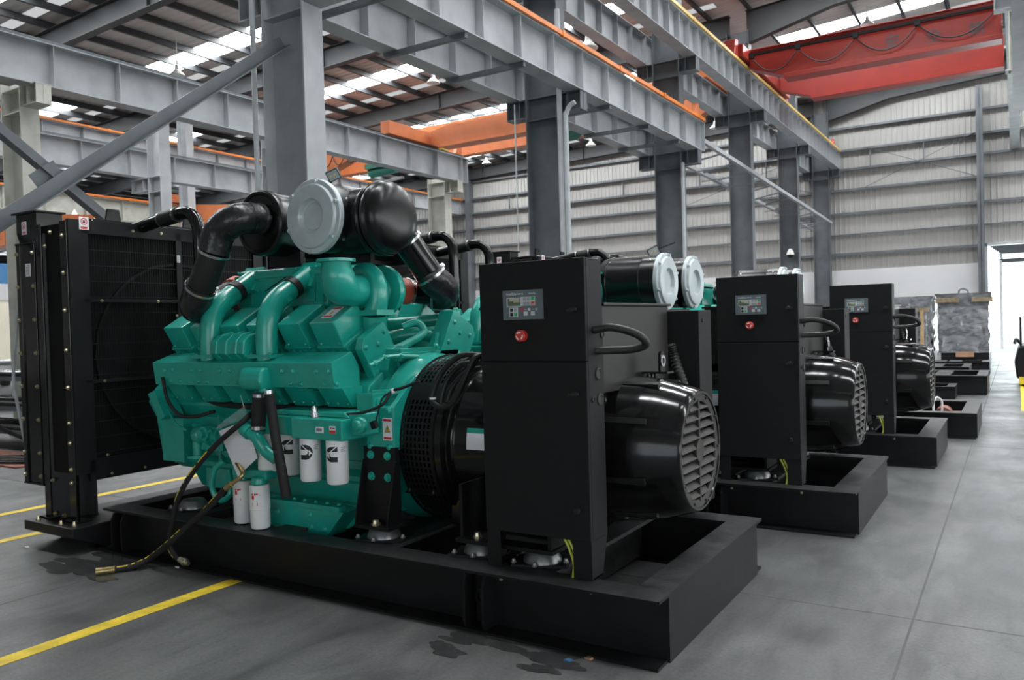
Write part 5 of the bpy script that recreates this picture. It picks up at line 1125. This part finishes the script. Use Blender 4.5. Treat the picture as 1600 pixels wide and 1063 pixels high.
# left lower clutter: rack of tubes, low platform, white bin, far machine
r5 = empty('tube_rack', (-12.4, 6.2, 0)); r5o = r5.location; tag(r5, 'rack of long metal tubes standing behind the radiator of the front set', 'rack')
for z in (1.05, .62, .28):
    mb = MB(); mb.box(-15.2, -11.3, 5.9, 6.6, z-.06, z); mb.build('shelf', GREYD, r5, r5o)
    for k in range(5): y = 5.95+k*.13; MB().tube([(-15.1, y, z+.035), (-11.15-.05*k, y, z+.035)], .035, 8).build('tube', STEEL if k % 2 else WORN, r5, r5o)
for x in (-15.1, -13.2, -11.4):
    for y in (5.92, 6.58): MB().box(x-.03, x+.03, y-.03, y+.03, 0, 1.25).build('leg', GREYD, r5, r5o)
MB().bar((-15.0, 5.9, .75), (-11.4, 5.9, .1), .05, .05).build('brace', SATIN, r5, r5o)
mb = MB(); a = at(0, 624, 'z', 0); mb.prism([(-24.5, 0), (-19.4, 0), (-19.2, .95), (-24.5, .95)], 'y', 10.9, 12.6); o = mb.build('white_bin', PLAS, None, None, .03); tag(o, 'long white bin on the floor beyond the tube rack', 'bin')
MB().box(-24.5, -19.15, 10.85, 12.65, .95, 1.0).build('rim', GREY, o)
mb = MB(); q = at(10, 640, 'z', 0); mb.lathe((q.x, q.y, 0), (0, 0, 1), [(0, .28), (.1, .3), (.35, .34), (.5, .2), (.55, .1), (.72, .12), (.76, 0)], 16); mb.box(q.x-.4, q.x+.5, q.y-.2, q.y+.2, .08, .34); o = mb.build('small_pump', INK); tag(o, 'dark pump shape on the floor before the long white bin', 'pump')
mb = MB()
for k in range(7): a = V((-10.9-.18*k, 5.1+.05*(k % 3), .03)); mb.bar(a, a+V((.9, .35, .02)), .04, .04)
o = mb.build('steel_offcuts', WORN); tag(o, 'loose heap of steel bar offcuts on a rusty plate on the floor', 'offcuts', None, 'stuff')
o = MB().box(-12.6, -10.4, 5.05, 5.75, .0, .02).build('floor_mat', RUST); tag(o, 'rusty red plate on the floor under the steel offcuts', 'plate')
# ---------------------------------------------------------------- lamps
def bell(px_, py_, y, label, cord, s=1.):
    q = at(px_, py_, 'y', y); mb = MB(); mb.lathe(q, (0, 0, -1), [(-.30*s, 0), (-.30*s, .06*s), (-.16*s, .08*s), (-.12*s, .12*s), (.0, .24*s), (.02, .25*s), (.02, .235*s), (-.1*s, .11*s)], 24)
    o = mb.build('hanging_lamp', LAMPW); tag(o, label, 'lamp', 'white bell shaped hall lamps')
    MB().tube([q+V((0, 0, .28*s)), q+V((0, 0, cord))], .012, 6).build('cord', LAMPW, o)
    return q
for px_, py_, y, lab in ((677, 129, 21.4, 'white bell lamp hanging between the large column and the second row of girders'), (277, 117, 14.9, 'white bell lamp against the broadest roof light above the long pale girder'), (919, 74, 16.5, 'white bell lamp hanging between the orange railed girder and the roof'), (1355, 38, 26.8, 'white bell lamp hanging in front of the roof light above the red crane'), (923, 227, 28.5, 'white bell lamp seen under the low girders beyond the front conduits'), (760, 255, 29.5, 'white bell lamp seen below the orange crane'), (1117, 200, 30., 'white bell lamp tucked beside the bracket of the fourth column')):
    q = at(px_, py_, 'y', y); bell(px_, py_, y, lab, roofz(q.x)-q.z-.05, .9 if y < 22 else .8)
# floodlights on the columns
def flood(px_, py_, y, s, label, tilt, wm):
    q = at(px_, py_, 'y', y); u = V((math.cos(tilt), 0, math.sin(tilt))); n_ = V((.55, -.7, -.35)).normalized(); u = (u-n_*u.dot(n_)).normalized(); v = n_.cross(u)
    mb = MB(); mb.obox(q, u, v, n_, s, s*.85, .04); o = mb.build('floodlight', SATIN, None, None, .006); tag(o, label, 'floodlight')
    MB().obox(q+n_*.042, u, v, n_, s*.85, s*.7, .003).build('glass', KEYD, o)
    mb = MB()
    for k in (-.4, .3): mb.obox(q+n_*.047+u*s*k+v*s*.05, u, v, n_, s*.12, s*.10, .002)
    mb.build('emitter', YELP, o); MB().bar(q-n_*.04, wm, .03, .03).build('arm', SATIN, o)
flood(521, 273, 6.1, .065, 'small square floodlight on the large column above the silver filter cover', .15, V((-6.55, 6.40, 2.85)))
flood(1021, 393, 17.7, .14, 'small black floodlight on the column behind the silver capped drums', .2, V((-6.75, 18.02, 3.4)))
# ---------------------------------------------------------------- row at the right edge of the picture
girder(.14, -3, 18.5, 5.95, .52, 'low plain girder over the aisle beside the pale hanger', m=GREY)
girder(.02, -3, 35.9, 8.36, .70, 'high plain girder over the aisle above the pale hanger', m=GREY)
mb = MB(); mb.box(-.30, .50, 18.05, 18.35, 7.30, 7.32); mb.box(-.30, .50, 18.05, 18.35, 7.645, 7.66); mb.box(-.30, .5, 18.19, 18.21, 7.32, 7.645); mb.box(-.30, -.285, 18.05, 18.35, 7.32, 7.645)
c0 = column(.72, 18.2, 'grey steel column beside the aisle carrying the bracket of the pale hanger', [(-1, 5.40, .46), (-1, 7.64, 1.02)], None, GREY)
mb = MB(); hcol(mb, .02, 18.2, 6.14, 7.28, .17, .2); o = mb.build('hanger', CREAM); tag(o, 'short pale steel hanger under the high bracket over the aisle', 'hanger')
# ---------------------------------------------------------------- outside the far door
yd = MB(); yd.box(-30, 40, 36.3, 90, -.25, -.02); struct(yd.build('ground', mat('pale_yard', (.6, .6, .6), .8)))
cn = MB(); cn.box(-.6, 8, 39.5, 39.6, 3.6, 3.75); o = cn.build('canopy', GREYD); tag(o, 'slatted grey canopy outside the bright doorway', 'canopy')
for k in range(6): MB().box(-.85+.06*k, 8, 37.2+k*.42, 37.28+k*.42, 4.10-.03*k, 4.18-.03*k).build('slat', GREYD, o)
for x in (-.55, 7.9): MB().box(x-.0, x+.08, 37.0, 39.7, 3.75, 3.85).build('side_beam', GREY, o)
MB().box(7.8, 8, 39.4, 39.6, -.02, 3.7).build('post', GREY, o); MB().box(-.6, -.5, 39.45, 39.6, -.02, 3.7).build('post', LAMPW, o)
# ---------------------------------------------------------------- light, sky, camera
w = bpy.data.worlds.new('sky'); bpy.context.scene.world = w; w.use_nodes = True
bg = w.node_tree.nodes['Background']; bg.inputs['Color'].default_value = (.86, .95, 1., 1); bg.inputs['Strength'].default_value = 1.6
def area(name, loc, rot, sx, sy, power, col=(1, 1, 1)):
    l = bpy.data.lights.new(name, 'AREA'); l.shape = 'RECTANGLE'; l.size = sx; l.size_y = sy; l.energy = power; l.color = col
    o = bpy.data.objects.new(name, l); C.objects.link(o); o.location = loc; o.rotation_euler = rot; return o
area('daylight_front_door', (1.5, -9.9, 2.6), (math.radians(90), 0, math.radians(180)), 9, 4.4, 350, (.95, .98, 1))
area('daylight_far_door', (1.2, 36.2, 2.1), (math.radians(-90), 0, math.radians(0)), 4, 4, 260, (.85, .97, 1))
cd = bpy.data.cameras.new('camera'); cam = bpy.data.objects.new('camera', cd); C.objects.link(cam)
cd.sensor_fit = 'HORIZONTAL'; cd.sensor_width = 23.6; cd.lens = FPX/1600*23.6; cd.clip_start = .05; cd.clip_end = 300
mw = Matrix((CR, CU, -CF)).transposed().to_4x4(); mw.translation = EYE; cam.matrix_world = mw
cd.dof.use_dof = True; cd.dof.focus_distance = 4.7; cd.dof.aperture_fstop = 3.5
sc = bpy.context.scene; sc.camera = cam
sc.view_settings.view_transform = 'Standard'; sc.view_settings.look = 'None'; sc.view_settings.gamma = 1.; sc.view_settings.use_curve_mapping = False
sc.view_settings.exposure = .45
sc.cycles.use_denoising = True
